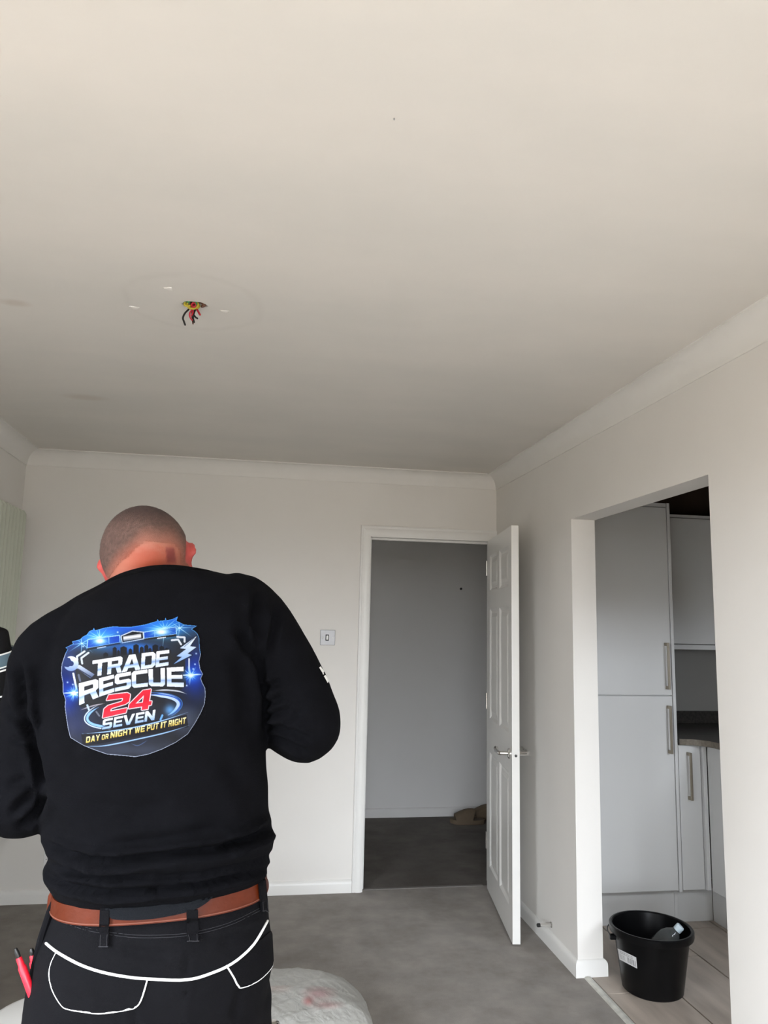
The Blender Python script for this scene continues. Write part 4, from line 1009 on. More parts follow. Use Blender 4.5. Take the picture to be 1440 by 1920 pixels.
# yoke piping and the two hip pocket flaps
def pipe(poly, r, parent, k=6):
    pts = [on(tt, x, y, r * .7)[0] for x, y in dense(poly, k)]
    return mk('reflective_piping', tube(bmesh.new(), pts, r, 8), M['piping'], parent, smooth=True)
pipe([(88, 1769), (110, 1786), (150, 1808), (190, 1822), (235, 1831), (275, 1835), (349, 1837), (400, 1823), (440, 1803), (475, 1770), (500, 1727)], .0021, man)
FL = [(106, 1788), (97, 1808), (94, 1830), (101, 1858), (117, 1884), (130, 1891), (160, 1896), (190, 1899), (235, 1893), (255, 1887), (264, 1875), (271, 1855), (276, 1836)]
FR = [(425, 1811), (438, 1832), (445, 1846), (453, 1851), (480, 1840), (500, 1823), (511, 1808)]
def flap(poly, top):
    o = mk('pocket_flap', cloth_patch(top, poly, 30, 10, [tt], .0005, .002), M['trouser'], man, smooth='auto')
    pipe(poly, .0016, o, 4)
flap(FL, [(106, 1787), (150, 1811), (200, 1826), (276, 1838)])
flap(FR, [(426, 1812), (455, 1796), (480, 1768), (508, 1745)])
# side tool pouch with two screwdrivers
bm = bmesh.new(); rg = []
for px0, px1, py, ya, yb in ((104, 110, 1672, 1.372, 1.392), (88, 101, 1705, 1.36, 1.40), (70, 84, 1760, 1.35, 1.41), (56, 72, 1820, 1.345, 1.42), (46, 62, 1880, 1.345, 1.425), (38, 55, 1930, 1.35, 1.42), (36, 50, 1965, 1.36, 1.41)):
    rg.append([P3(px0, py, ya), P3(px1, py, ya), P3(px1 + 6, py, yb), P3(px0, py, yb)])
rings_mesh(bm, rg); bmesh.ops.bevel(bm, geom=[e for e in bm.edges], offset=.003, segments=1, affect='EDGES')
mk('tool_pouch', bm, M['trouser'], man, smooth='auto')
def driver(base, tip, label):
    a, b = P3(*base), P3(*tip); ax = (b - a).normalized(); Ld = (b - a).length
    o = empty('screwdriver', a, label, 'screwdriver', 'screwdrivers in the side pouch')
    k = Ld / .085
    mk('handle', lathe(bmesh.new(), a - ax * .03, [(.0048, 0), (.0058, .004), (.0062, .03 + .044 * k), (.0047, .03 + .047 * k), (.0045, .03 + .063 * k), (.0040, .03 + .065 * k)], 16, ax), M['red'], o, smooth='auto')
    mk('shaft', lathe(bmesh.new(), a + ax * (.0645 * k), [(.0034, 0), (.0036, .003), (.0036, .013 * k), (.0030, .016 * k), (.0022, .0205 * k)], 14, ax), mat('dark_bit', (.03, .03, .03), .3, metal=.6), o, smooth='auto')
driver((55, 1851, 1.335), (29, 1778, 1.335), 'red insulated screwdriver standing clear in the man\'s left side pouch')
driver((67, 1832, 1.372), (59, 1778, 1.372), 'second red screwdriver tucked behind the front one in the pouch')
for q in (-1, 1):
    hx = -.13 + q * .121
    b2 = bmesh.new(); tube(b2, [(hx + q * .003, 1.345, .055), (hx + q * .008, 1.42, .055), (hx + q * .014, 1.50, .048), (hx + q * .018, 1.575, .040)], [.046, .050, .047, .036], 20)
    tube(b2, [(hx + q * .002, 1.385, .06), (hx + q * .002, 1.385, .15)], [.055, .052], 20)
    sm_ = remesh(b2, .008, 5); vv = verts_np(sm_); vv[:, 2] = np.maximum(vv[:, 2], .012); set_verts(sm_, vv)
    boot = link('boot', sm_, M['shoe'], man, smooth=True)
    mk('boot_sole', slab([(hx + q * .008 + .050 * math.cos(a) * (1 if math.sin(a) > 0 else .92), 1.45 + .155 * math.sin(a)) for a in [2 * PI * i / 28 for i in range(28)]], .001, .016), M['sole'], boot, smooth='auto')

# ---- the print on the back: painted as a colour map on a fine grid that lies on the cloth
SSZ = 3.0   # zoom units per sample; the drawing below is laid out in a 1440-unit sheet
W_, H_ = int(1440 / SSZ), int(1395 / SSZ)
yy, xx = np.mgrid[0:H_, 0:W_]; XX = (xx + .5) * SSZ; YY = (yy + .5) * SSZ
img = np.zeros((H_, W_, 3)); alpha = np.zeros((H_, W_))
def inpoly(loops, X=None, Y=None):
    X = XX if X is None else X; Y = YY if Y is None else Y
    acc = np.zeros(X.shape)
    for ox, oy in ((-.25, -.25), (.25, -.25), (-.25, .25), (.25, .25)):
        m = np.zeros(X.shape, bool); px, py = X + ox * SSZ, Y + oy * SSZ
        for lp in loops:
            n = len(lp)
            for i in range(n):
                (x1, y1), (x2, y2) = lp[i], lp[(i + 1) % n]
                if y1 == y2: continue
                c = ((y1 > py) != (y2 > py)) & (px < (x2 - x1) * (py - y1) / (y2 - y1) + x1); m ^= c
        acc += m
    return acc / 4
def paint(k, col):
    global img
    k = np.clip(k, 0, 1)[..., None]; c = np.array(col, float) if not isinstance(col, np.ndarray) else col
    img = img * (1 - k) + c * k
def add(k, col):
    global img
    img = np.clip(img + np.clip(k, 0, 1)[..., None] * np.array(col, float), 0, 255)
def stroke(poly, wd, soft=1.5, taper=False):
    P = np.stack([XX.ravel(), YY.ravel()], 1); d, t = seg_dist(P, poly)
    if taper: wd = wd * np.clip(np.minimum(t, 1 - t) * 4, .1, 1)
    return np.clip((wd - d) / soft + .5, 0, 1).reshape(H_, W_)
def curve(pts, k=8): return [(p.x, p.y) for p in smooth_path([Vector((a, b, 0)) for a, b in pts], k)]
OUT = [(150, 380), (215, 348), (205, 328), (270, 312), (300, 285), (330, 270), (352, 240), (385, 228), (388, 206), (402, 234), (480, 212), (560, 200), (620, 205), (700, 205), (760, 195), (820, 185), (890, 165), (922, 155), (920, 134), (938, 156), (985, 150), (992, 122), (1000, 150), (1050, 140), (1098, 116), (1085, 155), (1120, 170), (1150, 186), (1262, 196), (1215, 225), (1240, 240), (1262, 262), (1277, 300), (1280, 380), (1290, 440), (1275, 500), (1285, 560), (1308, 602), (1290, 640), (1300, 670), (1325, 720), (1330, 780), (1320, 860), (1290, 930), (1240, 1020), (1180, 1110), (1080, 1180), (960, 1240), (850, 1280), (740, 1302), (620, 1290), (500, 1280), (400, 1245), (300, 1205), (250, 1175), (190, 1140), (170, 1060), (155, 960), (145, 880), (150, 820), (130, 760), (130, 680), (115, 600), (120, 520), (150, 430), (168, 395)]
alpha = inpoly([OUT])
img[:] = (44, 47, 58)
nsm = lambda sx, sy, p: np.sin(XX / sx + p + 1.7 * np.sin(YY / (sy * .8) + p)) * np.sin(YY / sy + 2 * np.sin(XX / (sx * 1.3)))
img += (nsm(90, 70, 1)[..., None] * np.array((7, 8, 12)))
def glow(cx, cy, rx, ry, p=2): return np.exp(-(((XX - cx) / rx) ** 2 + ((YY - cy) / ry) ** 2) ** (p / 2))
bar_y = 345 - (XX - 330) * .165
paint(np.clip((bar_y + 60 - YY) / 130, 0, 1) * .95, (24, 84, 208))
paint(glow(160, 760, 110, 210) * .75, (22, 60, 190)); paint(glow(1240, 600, 110, 200) * .8, (22, 70, 205)); paint(glow(170, 470, 90, 120) * .5, (40, 80, 170))
paint(glow(300, 1010, 150, 120) * .3, (60, 85, 150)); paint(glow(1200, 850, 140, 70) * .45, (20, 30, 60)); paint(glow(700, 1240, 400, 60) * .55, (92, 100, 122)); paint(glow(1150, 980, 160, 110) * .45, (120, 132, 158))
paint(glow(250, 1040, 100, 90) * .4, (62, 66, 104))
# dark shield
paint(inpoly([[(340, 392), (1075, 285), (1150, 330), (1165, 700), (1100, 745), (900, 760), (560, 860), (280, 885), (240, 700), (235, 520), (300, 420)]]) * .93, (47, 48, 52))
paint(inpoly([[(285, 1110), (1170, 945), (1185, 1050), (300, 1215)]]) * .8, (28, 27, 34))
# star flares in the light bar
def star(cx, cy, n, l0, l1, wd, col, seed, core):
    r = np.random.default_rng(seed); k = np.zeros((H_, W_))
    for i in range(n):
        a = 2 * PI * i / n + r.uniform(-.15, .15); l = r.uniform(l0, l1)
        k = np.maximum(k, stroke([(cx, cy), (cx + l * math.cos(a), cy + l * math.sin(a) * .8)], wd, 3) * np.clip(1 - np.hypot(XX - cx, YY - cy) / l, 0, 1))
    paint(k, col); paint(glow(cx, cy, core, core * .7), (240, 252, 255))
paint(glow(440, 300, 190, 90) * .85, (70, 175, 245)); paint(glow(990, 220, 220, 85) * .85, (60, 165, 245))
for q in ([(340, 312), (606, 276), (611, 336), (332, 386)], [(810, 250), (1080, 206), (1086, 266), (812, 304)]):
    paint(inpoly([q]), (18, 84, 196)); paint(stroke(q + [q[0]], 3), (150, 205, 250))
paint(glow(440, 325, 75, 45), (120, 215, 255)); paint(glow(955, 250, 90, 42), (120, 215, 255)); paint(glow(440, 325, 30, 20), (250, 255, 255)); paint(glow(958, 248, 38, 20), (250, 255, 255))
for x, y in ((515, 300), (900, 245)): paint(stroke([(x, y - 12), (x + 3, y + 50)], 3), (110, 170, 235))
star(440, 300, 13, 80, 190, 2.6, (190, 238, 255), 3, 20); star(985, 225, 14, 80, 210, 2.6, (190, 238, 255), 5, 20)
star(1110, 215, 8, 60, 150, 3, (200, 240, 255), 8, 6); star(290, 345, 8, 60, 150, 3, (170, 225, 255), 9, 6)
for q in ([(340, 312), (606, 276), (611, 336), (332, 386)], [(810, 250), (1080, 206), (1086, 266), (812, 304)]):
    paint(inpoly([q]) * .45, (14, 70, 180)); paint(stroke(q + [q[0]], 3.5), (165, 214, 252))
paint(glow(440, 325, 50, 26), (190, 240, 255)); paint(glow(958, 248, 60, 26), (190, 240, 255)); paint(glow(440, 325, 26, 16), (255, 255, 255)); paint(glow(958, 248, 32, 16), (255, 255, 255))
for x, y in ((515, 300), (900, 245)): paint(stroke([(x, y - 10), (x + 3, y + 48)], 2.5), (150, 200, 245))
for q in ([(332, 386), (611, 336), (612, 352), (340, 402)], [(812, 304), (1086, 266), (1080, 285), (815, 318)]): paint(inpoly([q]), (32, 33, 40))
q = [(618, 282), (715, 240), (805, 250), (808, 306), (628, 340)]; paint(inpoly([q]), (30, 32, 40)); paint(stroke(q + [q[0]], 4), (205, 215, 228))
g = np.clip(1 - abs((YY - (302 - (XX - 630) * .14)) / 26), 0, 1); q = [(636, 286), (785, 262), (788, 300), (640, 325)]
paint(inpoly([q]), (120, 122, 128)); paint(inpoly([q]) * g, (248, 248, 250))
for q in ([(420, 385), (490, 372)], [(925, 303), (992, 293)]): paint(stroke(q, 4), (225, 230, 238))
# skyline
paint(glow(730, 390, 230, 48) * .95, (34, 96, 190)); paint(glow(740, 375, 120, 32) * .6, (70, 150, 230))
for x, t, wd in ((470, 432, 40), (548, 385, 34), (585, 410, 22), (612, 380, 56), (682, 398, 30), (722, 362, 46), (775, 382, 34), (815, 366, 34), (850, 392, 24), (882, 364, 50), (940, 375, 40), (985, 392, 34)):
    paint(inpoly([[(x, t), (x + wd * .5, t - 12), (x + wd, t), (x + wd, 455 - (x - 470) * .1), (x, 470 - (x - 470) * .1)]]), (20, 24, 36))
paint(np.clip((YY - (452 - (XX - 470) * .11)) / 22, 0, 1) * inpoly([[(380, 400), (1040, 330), (1040, 470), (380, 540)]]), (47, 48, 52))
# brackets
for q in ([(1045, 318), (1098, 312), (1122, 352)], [(1090, 290), (1152, 294), (1152, 330)]): paint(stroke(q, 8, 2), (222, 228, 236))
for q in ([(345, 424), (285, 468), (292, 515)], [(312, 412), (248, 455), (252, 484)]): paint(stroke(q, 8, 2), (214, 222, 232))
paint(stroke([(218, 598), (246, 735)], 8, 2), (222, 228, 240)); paint(stroke([(262, 610), (275, 660)], 8, 3), (110, 118, 140)); paint(stroke([(1190, 475), (1190, 600)], 6, 3), (225, 232, 245))
# side stars
for cx, cy, sd in ((225, 765, 11), (1205, 615, 12)):
    paint(glow(cx, cy, 62, 50) * .95, (50, 140, 250)); star(cx, cy, 16, 45, 105, 4, (200, 236, 255), sd, 22)
    paint(stroke([(cx - 110, cy), (cx + 100, cy - 12)], 4, 3, True), (220, 245, 255))
for x, y in ((170, 672), (215, 690), (1240, 520), (1250, 430), (590, 250), (1170, 700), (300, 370), (1225, 560)): paint(glow(x, y, 7, 7), (210, 230, 255))
# wrench
def grad(y0, y1, c0, c1):
    t = np.clip((YY - y0) / (y1 - y0), 0, 1)[..., None]; return np.array(c0) * (1 - t) + np.array(c1) * t
ringd = np.abs(np.hypot(XX - 200, (YY - 515)) - 42); head_k = np.clip((20 - ringd) / 3 + .5, 0, 1) * (1 - inpoly([[(100, 440), (190, 470), (215, 520), (175, 545), (90, 530)]]) * np.clip((60 - np.hypot(XX - 165, YY - 495)) / 4, 0, 1))
paint(inpoly([[(232, 545), (268, 525), (395, 606), (360, 640)]]), grad(530, 640, (210, 220, 236), (88, 104, 140))); paint(stroke([(255, 560), (370, 632)], 5), (60, 68, 92))
paint(head_k, grad(460, 570, (240, 245, 252), (140, 165, 215)))
# bolt
q = [(1255, 282), (1112, 385), (1165, 392), (1085, 452), (1128, 458), (1058, 520), (1215, 442), (1178, 430), (1252, 375), (1198, 368)]
paint(stroke(q + [q[0]], 7), (30, 40, 62)); paint(inpoly([q]), grad(300, 500, (246, 250, 255), (150, 185, 235))); paint(stroke([(1235, 300), (1150, 372)], 3), (120, 140, 170))
# swooshes
def arc(cx, cy, rx, ry, rot, a0, a1, n=40):
    out = []
    for i in range(n + 1):
        a = a0 + (a1 - a0) * i / n; x, y = rx * math.cos(a), ry * math.sin(a); out.append((cx + x * math.cos(rot) - y * math.sin(rot), cy + x * math.sin(rot) + y * math.cos(rot)))
    return out
for rx, ry, wd, c, a0, a1 in ((415, 138, 5, (205, 220, 240), 2.05, 4.0), (392, 118, 10, (150, 195, 245), 2.1, 3.9), (415, 140, 4, (70, 120, 190), -1.3, .9), (385, 120, 17, (196, 216, 244), -1.15, .75), (400, 125, 5, (40, 100, 200), -1.2, .8)):
    paint(stroke(arc(722, 915, rx, ry, -.17, a0, a1), wd, 3, True), c)
paint(stroke(curve([(890, 742), (1000, 738), (1100, 748), (1170, 770)]), 6, 3, True), (200, 205, 215)); paint(stroke(curve([(280, 905), (380, 870), (480, 850)]), 5, 3, True), (170, 165, 175))
paint(glow(1030, 905, 45, 45) * .8, (120, 190, 255)); paint(stroke([(335, 865), (350, 905)], 8, 3), (190, 205, 228)); paint(stroke([(410, 920), (435, 955)], 7, 4), (120, 125, 140))
paint(stroke([(950, 985), (965, 950)], 8, 3), (120, 180, 240))
# letters: outlines in a unit cell (x right, y up), holes by even-odd
tw, th = .27, .22
def LT(ch):
    a, b = tw, th; c = .10
    D_ = {
     'T': [[(0, 1), (1, 1), (1, 1 - b), (.5 + a / 2, 1 - b), (.5 + a / 2, 0), (.5 - a / 2, 0), (.5 - a / 2, 1 - b), (0, 1 - b)]],
     'R': [[(0, 0), (0, 1), (.86, 1), (1, .90), (1, .50), (.86, .40), (1, 0), (.70, 0), (.56, .36), (a, .36), (a, 0)], [(a, .58), (a, .78), (.70, .78), (.72, .76), (.72, .60), (.70, .58)]],
     'A': [[(0, 0), (.34, 1), (.68, 1), (1, 0), (.73, 0), (.67, .20), (.34, .20), (.27, 0)], [(.40, .40), (.61, .40), (.51, .76)]],
     'D': [[(0, 0), (0, 1), (.80, 1), (1, .84), (1, .16), (.80, 0)], [(a, b), (a, 1 - b), (.70, 1 - b), (.73, .74), (.73, .26), (.70, b)]],
     'E': [[(0, 0), (0, 1), (1, 1), (1, 1 - b), (a, 1 - b), (a, .60), (.92, .60), (.92, .40), (a, .40), (a, b), (1, b), (1, 0)]],
     'S': [[(0, 0), (0, b), (.70, b), (.73, .25), (.73, .37), (.70, .39), (.14, .39), (0, .50), (0, .88), (.14, 1), (1, 1), (1, 1 - b), (.30, 1 - b), (.27, .76), (.27, .62), (.30, .60), (.86, .60), (1, .50), (1, .12), (.86, 0)]],
     'C': [[(.14, 0), (0, .12), (0, .88), (.14, 1), (1, 1), (1, 1 - b), (.30, 1 - b), (.27, .76), (.27, .24), (.30, b), (1, b), (1, 0)]],
     'U': [[(0, 1), (0, .12), (.14, 0), (.86, 0), (1, .12), (1, 1), (1 - a, 1), (1 - a, .24), (.70, b), (.30, b), (a, .24), (a, 1)]],
     'V': [[(0, 1), (.36, 0), (.64, 0), (1, 1), (.74, 1), (.50, .28), (.26, 1)]],
     'N': [[(0, 0), (0, 1), (.28, 1), (.74, .42), (.74, 1), (1, 1), (1, 0), (.72, 0), (.26, .58), (.26, 0)]],
     'Y': [[(0, 1), (.37, .40), (.37, 0), (.63, 0), (.63, .40), (1, 1), (.72, 1), (.50, .62), (.28, 1)]],
     'O': [[(.14, 0), (0, .12), (0, .88), (.14, 1), (.86, 1), (1, .88), (1, .12), (.86, 0)], [(.27, .24), (.27, .76), (.32, .80), (.68, .80), (.73, .76), (.73, .24), (.68, .20), (.32, .20)]],
     'I': [[(0, 0), (0, 1), (1, 1), (1, 0)]],
     'G': [[(.14, 0), (0, .12), (0, .88), (.14, 1), (1, 1), (1, 1 - b), (.30, 1 - b), (.27, .76), (.27, .24), (.30, .20), (.74, .20), (.74, .40), (.52, .40), (.52, .56), (1, .56), (1, 0)]],
     'H': [[(0, 0), (0, 1), (a, 1), (a, .61), (1 - a, .61), (1 - a, 1), (1, 1), (1, 0), (1 - a, 0), (1 - a, .40), (a, .40), (a, 0)]],
     'W': [[(0, 1), (.17, 0), (.40, 0), (.50, .52), (.60, 0), (.83, 0), (1, 1), (.81, 1), (.71, .36), (.60, 1), (.40, 1), (.29, .36), (.19, 1)]],
     'P': [[(0, 0), (0, 1), (.86, 1), (1, .90), (1, .44), (.86, .34), (a, .34), (a, 0)], [(a, .54), (a, .80), (.70, .80), (.73, .77), (.73, .57), (.70, .54)]],
     '2': [[(0, 0), (0, .40), (.14, .52), (.68, .60), (.72, .64), (.72, .74), (.70, .77), (.04, .77), (.10, 1), (.86, 1), (1, .90), (1, .54), (.86, .44), (.34, .37), (.28, .33), (.28, .23), (.96, .23), (.94, 0)]],
     '4': [[(.60, 0), (.60, .18), (0, .18), (0, .40), (.52, 1), (.88, 1), (.88, .38), (1, .38), (1, .18), (.88, .18), (.88, 0)], [(.28, .38), (.60, .38), (.60, .74)]]}
    return D_[ch]
def interp(pts, x): return float(np.interp(x, [p[0] for p in pts], [p[1] for p in pts]))
def word(text, spans, top, base, slant, dens=5):
    loops = []
    for ch, (x0, x1) in zip(text, spans):
        for lp in LT(ch):
            o = []
            n = len(lp)
            for i in range(n):
                (ax_, ay), (bx, by) = lp[i], lp[(i + 1) % n]
                for k in range(dens):
                    u = ax_ + (bx - ax_) * k / dens; v = ay + (by - ay) * k / dens
                    x = x0 + (x1 - x0) * u; yt, yb_ = interp(top, x), interp(base, x)
                    o.append((x + slant * (v - .5) * (yb_ - yt), yb_ + (yt - yb_) * v))
            loops.append(o)
    return loops
def letters(loops, top, base, stops, edge=None, ew=5):
    xs = XX[0]; tY = np.interp(xs, [p[0] for p in top], [p[1] for p in top]); bY = np.interp(xs, [p[0] for p in base], [p[1] for p in base])
    t = np.clip((YY - tY[None]) / (bY - tY)[None], 0, 1)
    colr = np.stack([np.interp(t, [s[0] for s in stops], [s[1][c] for s in stops]) for c in range(3)], -1)
    k = inpoly(loops)
    if edge is not None:
        e = np.zeros((H_, W_))
        for dx, dy in ((ew, 0), (-ew, 0), (0, ew), (0, -ew), (ew * .7, ew * .7), (-ew * .7, ew * .7), (ew * .7, -ew * .7), (-ew * .7, -ew * .7)):
            e = np.maximum(e, inpoly(loops, XX + dx, YY + dy))
        paint(e, edge)
    paint(k, colr)
chrome = [(0, (250, 251, 253)), (.40, (235, 239, 246)), (.55, (196, 212, 238)), (.62, (150, 178, 222)), (.72, (205, 220, 242)), (1, (232, 240, 250))]
t1, b1 = [(360, 492), (700, 440), (1035, 396)], [(360, 628), (700, 578), (1030, 528)]
letters(word('TRADE', [(375, 505), (505, 628), (628, 785), (788, 908), (912, 1020)], t1, b1, .06), t1, b1, chrome, (30, 32, 40), 6)
t2 = [(250, 686), (430, 640), (560, 607), (700, 582), (850, 562), (1000, 549), (1150, 540)]; b2_ = [(250, 872), (350, 828), (440, 792), (560, 752), (700, 722), (850, 706), (1000, 708), (1150, 713)]
letters(word('RESCUE', [(266, 428), (434, 560), (566, 702), (708, 842), (850, 988), (1004, 1145)], t2, b2_, -.02), t2, b2_, [(0, (252, 252, 253)), (.45, (240, 243, 248)), (.60, (214, 224, 242)), (.66, (160, 186, 228)), (.80, (205, 221, 244)), (1, (236, 243, 252))], (30, 32, 42), 6)
t3, b3_ = [(450, 785), (690, 756), (880, 726)], [(450, 980), (665, 930), (890, 892)]
letters(word('24', [(478, 685), (690, 880)], t3, b3_, .16), t3, b3_, [(0, (226, 44, 70)), (.5, (214, 30, 58)), (1, (232, 62, 84))], (244, 226, 232), 7)
t4, b4 = [(450, 988), (910, 900)], [(450, 1074), (910, 988)]
letters(word('SEVEN', [(462, 545), (556, 632), (634, 732), (740, 812), (818, 903)], t4, b4, .12), t4, b4, [(0, (248, 250, 253)), (.5, (214, 228, 244)), (1, (158, 190, 232))], (28, 32, 44), 5)
t5, b5 = [(320, 1133), (1170, 964)], [(320, 1185), (1170, 1018)]
gold = [(0, (252, 244, 200)), (.55, (244, 228, 150)), (1, (226, 196, 96))]
def run(text, x0, x1, tp, bs):
    wts = [.45 if c == 'I' else 1.25 if c == 'W' else 1 for c in text]; tot = sum(wts) + .18 * (len(text) - 1); s = (x1 - x0) / tot; sp = []; x = x0
    for c in wts: sp.append((x, x + c * s)); x += c * s + .18 * s
    letters(word(text, sp, tp, bs, .10, 2), tp, bs, gold)
for tx, a, b in (('DAY', 326, 440), ('NIGHT', 530, 712), ('WE', 734, 818), ('PUT', 836, 934), ('IT', 952, 1000), ('RIGHT', 1018, 1164)): run(tx, a, b, t5, b5)
run('OR', 456, 512, [(x, y + 9) for x, y in t5], b5)
for q, wd in (([(292, 1106), (500, 1088), (760, 1045), (1000, 985), (1180, 925)], 5), ([(300, 1208), (480, 1206), (760, 1150), (1000, 1095), (1190, 1035)], 5)):
    paint(stroke(curve(q), wd, 3, True), (170, 205, 245))
paint(stroke(curve([(700, 1185), (760, 1205), (840, 1160)]), 3, 3, True), (90, 110, 150))
# pale cut edge
P_ = np.stack([XX.ravel(), YY.ravel()], 1); dE, _ = seg_dist(P_, OUT + [OUT[0]]); dE = dE.reshape(H_, W_)
paint(np.clip((7 - dE) / 3, 0, 1) * np.where(YY < 420, .75, .9), np.where((YY < 430)[..., None], np.array((120, 190, 250.)), np.array((196, 206, 226.))))
img = np.clip(img, 0, 255)
# lay the grid on the cloth
step_ = SSZ / 4.5
grid = -np.ones((H_, W_), int); pts = []; cols = []
LIN = np.array(img) / 255; LIN = np.where(LIN <= .04045, LIN / 12.92, ((LIN + .055) / 1.055) ** 2.4)
coarse = {}
for j in range(H_):
    for i in range(W_):
        if alpha[j, i] < .4: continue
        px, py = 90 + XX[j, i] / 4.5, 1130 + YY[j, i] / 4.5
        l, n = hit(ts, px, py)
        if l is None: continue
        grid[j, i] = len(pts); pts.append(l + n * .0012); cols.append(LIN[j, i])
faces = []
g = grid
for j in range(H_ - 1):
    for i in range(W_ - 1):
        q = (g[j, i], g[j + 1, i], g[j + 1, i + 1], g[j, i + 1])
        if min(q) >= 0: faces.append(q)
pm = bpy.data.meshes.new('back_print'); pm.from_pydata(pts, [], faces); pm.update()
set_col(pm, np.array(cols) ** 1.18 * .47)
reg(link('back_print', pm, M['print'], man, smooth=True), 'blue and silver printed emergency-trade emblem with lettering')
# sleeve print: the pale ends of two letters wrapping round the sleeve
for q in (((597.5, 1252), (600.5, 1250), (607, 1259), (605, 1264)), ((603, 1259), (606, 1261), (606.5, 1265), (604.5, 1265)), ((606.5, 1268), (610, 1266), (616.5, 1277), (613.5, 1281)), ((611, 1271), (613.5, 1271.5), (616, 1276), (614.5, 1277.5))):
    bm = patch(ts, q, 4, 6, .001)
    if len(bm.faces): mk('sleeve_print', bm, M['white'], man)
    else: bm.free()

# ---- second person, standing further left, mostly outside the frame
M['polo'] = mat('black_polo', (.008, .008, .009), .9, bump=.3, bscale=800, spec=.15)
M['polob'] = mat('slate_blue_panel', (.10, .16, .20), .85)
X2, Y2 = -.952, 2.40
p2 = empty('person', (X2, Y2, 0), 'person in black polo with slate-blue sleeve panel, mostly outside left frame edge', 'person')
bm = bmesh.new(); R2 = Matrix.Rotation(-math.radians(8), 3, 'X'); c2 = Vector((X2, Y2 + .02, 1.64))
head_parts(bm, c2, R2); tube(bm, [(X2, Y2, 1.40), (X2, Y2 + .012, 1.58)], [.062, .056], 20)
for q in (-1, 1): ear(bm, c2 + R2 @ Vector((q * .078, 0, -.02)), R2, q, None, .4)
def ringc(cx, cy, z, rx, ry, n=32): return [Vector((cx + rx * math.copysign(abs(math.cos(t)) ** .85, math.cos(t)), cy + ry * math.sin(t), z)) for t in [2 * PI * i / n for i in range(n)]]
TO = [(1.455, .07, .055), (1.43, .14, .075), (1.38, .175, .10), (1.28, .185, .115), (1.10, .165, .11), (.98, .165, .11), (.88, .175, .12), (.82, .17, .11)]
rings_mesh(bm, [ringc(X2, Y2, z, a, b) for z, a, b in TO])
arms2 = {}
for q in (-1, 1):
    s_ = Vector((X2 + q * .185, Y2, 1.395)); e_ = Vector((X2 + q * .218, Y2 - .01, 1.11)); w_ = Vector((X2 + q * .17, Y2 + .17, .96)) if q > 0 else Vector((X2 + q * .22, Y2 + .05, .86))
    arms2[q] = (s_, e_, w_)
    tube(bm, smooth_path([s_, s_.lerp(e_, .5), e_], 4), [.045, .046, .046, .046, .045, .044, .042, .041, .040], 16)
    tube(bm, smooth_path([e_, e_.lerp(w_, .4), w_], 4), [.040, .041, .041, .039, .036, .033, .030, .028, .027], 16)
    d = (w_ - e_).normalized(); hand(bm, w_, d, Vector((-q, 0, 0)), Vector((0, 1, .1)))
    hx = X2 + q * .092
    tube(bm, smooth_path([(hx, Y2, .88), (hx, Y2, .66), (hx + q * .005, Y2 + .01, .47), (hx + q * .01, Y2, .26), (hx + q * .012, Y2 - .01, .09)], 4), [.088 - .050 * (i / 16) for i in range(17)], 18)
    tube(bm, [(hx + q * .012, Y2 - .03, .045), (hx + q * .02, Y2 + .06, .04), (hx + q * .026, Y2 + .15, .032)], [.034, .037, .029], 14)
b2m = remesh(bm, .006, 5); set_col(b2m, np.tile(np.array(lin((205, 130, 100))), (len(b2m.vertices), 1))); link('body', b2m, M['skin'], p2, smooth=True)
bm = bmesh.new(); ellipsoid(bm, c2 + R2 @ Vector((0, -.012, .020)), .082, .098, .086, R2); hmh = bm
for v in list(bm.verts):
    l = R2.transposed() @ (v.co - c2)
    if l.z < -.03 + .9 * max(0, l.y): bm.verts.remove(v)
hh = mk('hair', bm, mat('short_brown_hair', (.05, .03, .02), .8, bump=.8, bscale=500), p2, smooth=True)
for q in (-1, 1): mk('eye', ellipsoid(bmesh.new(), c2 + R2 @ Vector((q * .031, .078, -.018)), .012, .012, .012, None, 16, 10), M['white'], p2, smooth=True)
bm = bmesh.new(); rings_mesh(bm, [ringc(X2, Y2, z, a + .016, b + .016) for z, a, b in TO[:-1]])
for q in (-1, 1):
    s_, e_, w_ = arms2[q]; tube(bm, [s_ + Vector((-q * .075, 0, .012)), s_ + Vector((-q * .006, 0, -.002)), s_.lerp(e_, .30), s_.lerp(e_, .60)], [.064, .068, .067, .067], 22)
po = remesh(bm, .007, 5)
link('polo_shirt', po, M['polo'], p2, smooth=True)
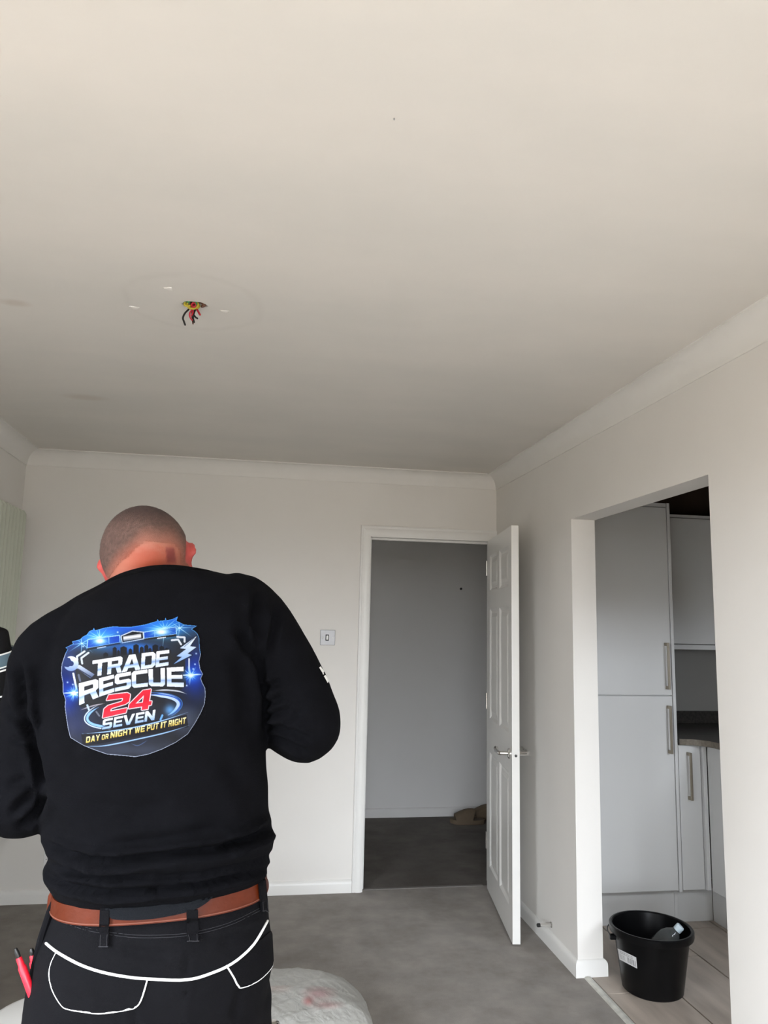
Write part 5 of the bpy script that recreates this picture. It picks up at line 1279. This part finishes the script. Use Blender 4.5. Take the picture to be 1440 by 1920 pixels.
def cuff(q, t0, t1, r, m, name, tilt=0):
    s_, e_, w_ = arms2[q]; a = s_.lerp(e_, t0); b = s_.lerp(e_, t1); bm = bmesh.new(); ax = (e_ - s_).normalized(); rg = []
    for p, rr in ((a, r), (b, r)):
        ring = []
        for i in range(28):
            th_ = 2 * PI * i / 28; o = Vector((math.cos(th_), math.sin(th_), 0)); ring.append(p + o * rr + Vector((0, 0, tilt * math.sin(th_ + .6))))
        rg.append(ring)
    rings_mesh(bm, rg, cap=False); mk(name, bm, m, p2, smooth=True)
for q in (-1, 1):
    cuff(q, .10, .235, .0690, M['polob'], 'sleeve_panel', .018); cuff(q, .085, .100, .0696, M['piping'], 'sleeve_stripe', .018); cuff(q, .215, .228, .0700, M['piping'], 'sleeve_stripe', .018); cuff(q, .245, .262, .0698, M['piping'], 'sleeve_stripe', .018); cuff(q, .50, .515, .0700, M['piping'], 'sleeve_stripe', .01)
bm = bmesh.new(); rings_mesh(bm, [ringc(X2, Y2, z, a, b) for z, a, b in ((1.0, .176, .122), (.93, .184, .128), (.86, .19, .13), (.80, .182, .122))])
for q in (-1, 1):
    hx = X2 + q * .094; tube(bm, smooth_path([(hx, Y2, .84), (hx, Y2, .66), (hx + q * .006, Y2 + .005, .47), (hx + q * .01, Y2, .26), (hx + q * .012, Y2 - .005, .07)], 4), [.096 - .020 * (i / 16) for i in range(17)], 22)
link('trousers', remesh(bm, .008, 5), mat('dark_brown_trouser', (.03, .022, .018), .85, bump=.3, bscale=900), p2, smooth=True)
for q in (-1, 1):
    hx = X2 + q * .106; bm = bmesh.new(); tube(bm, [(hx, Y2 - .05, .05), (hx + q * .006, Y2 + .03, .052), (hx + q * .014, Y2 + .18, .038)], [.044, .047, .034], 18); tube(bm, [(hx, Y2 - .01, .06), (hx, Y2 - .01, .10)], [.05, .05], 18)
    sm_ = remesh(bm, .008, 5); vv = verts_np(sm_); vv[:, 2] = np.maximum(vv[:, 2], .003); set_verts(sm_, vv); link('shoe', sm_, M['shoe'], p2, smooth=True)
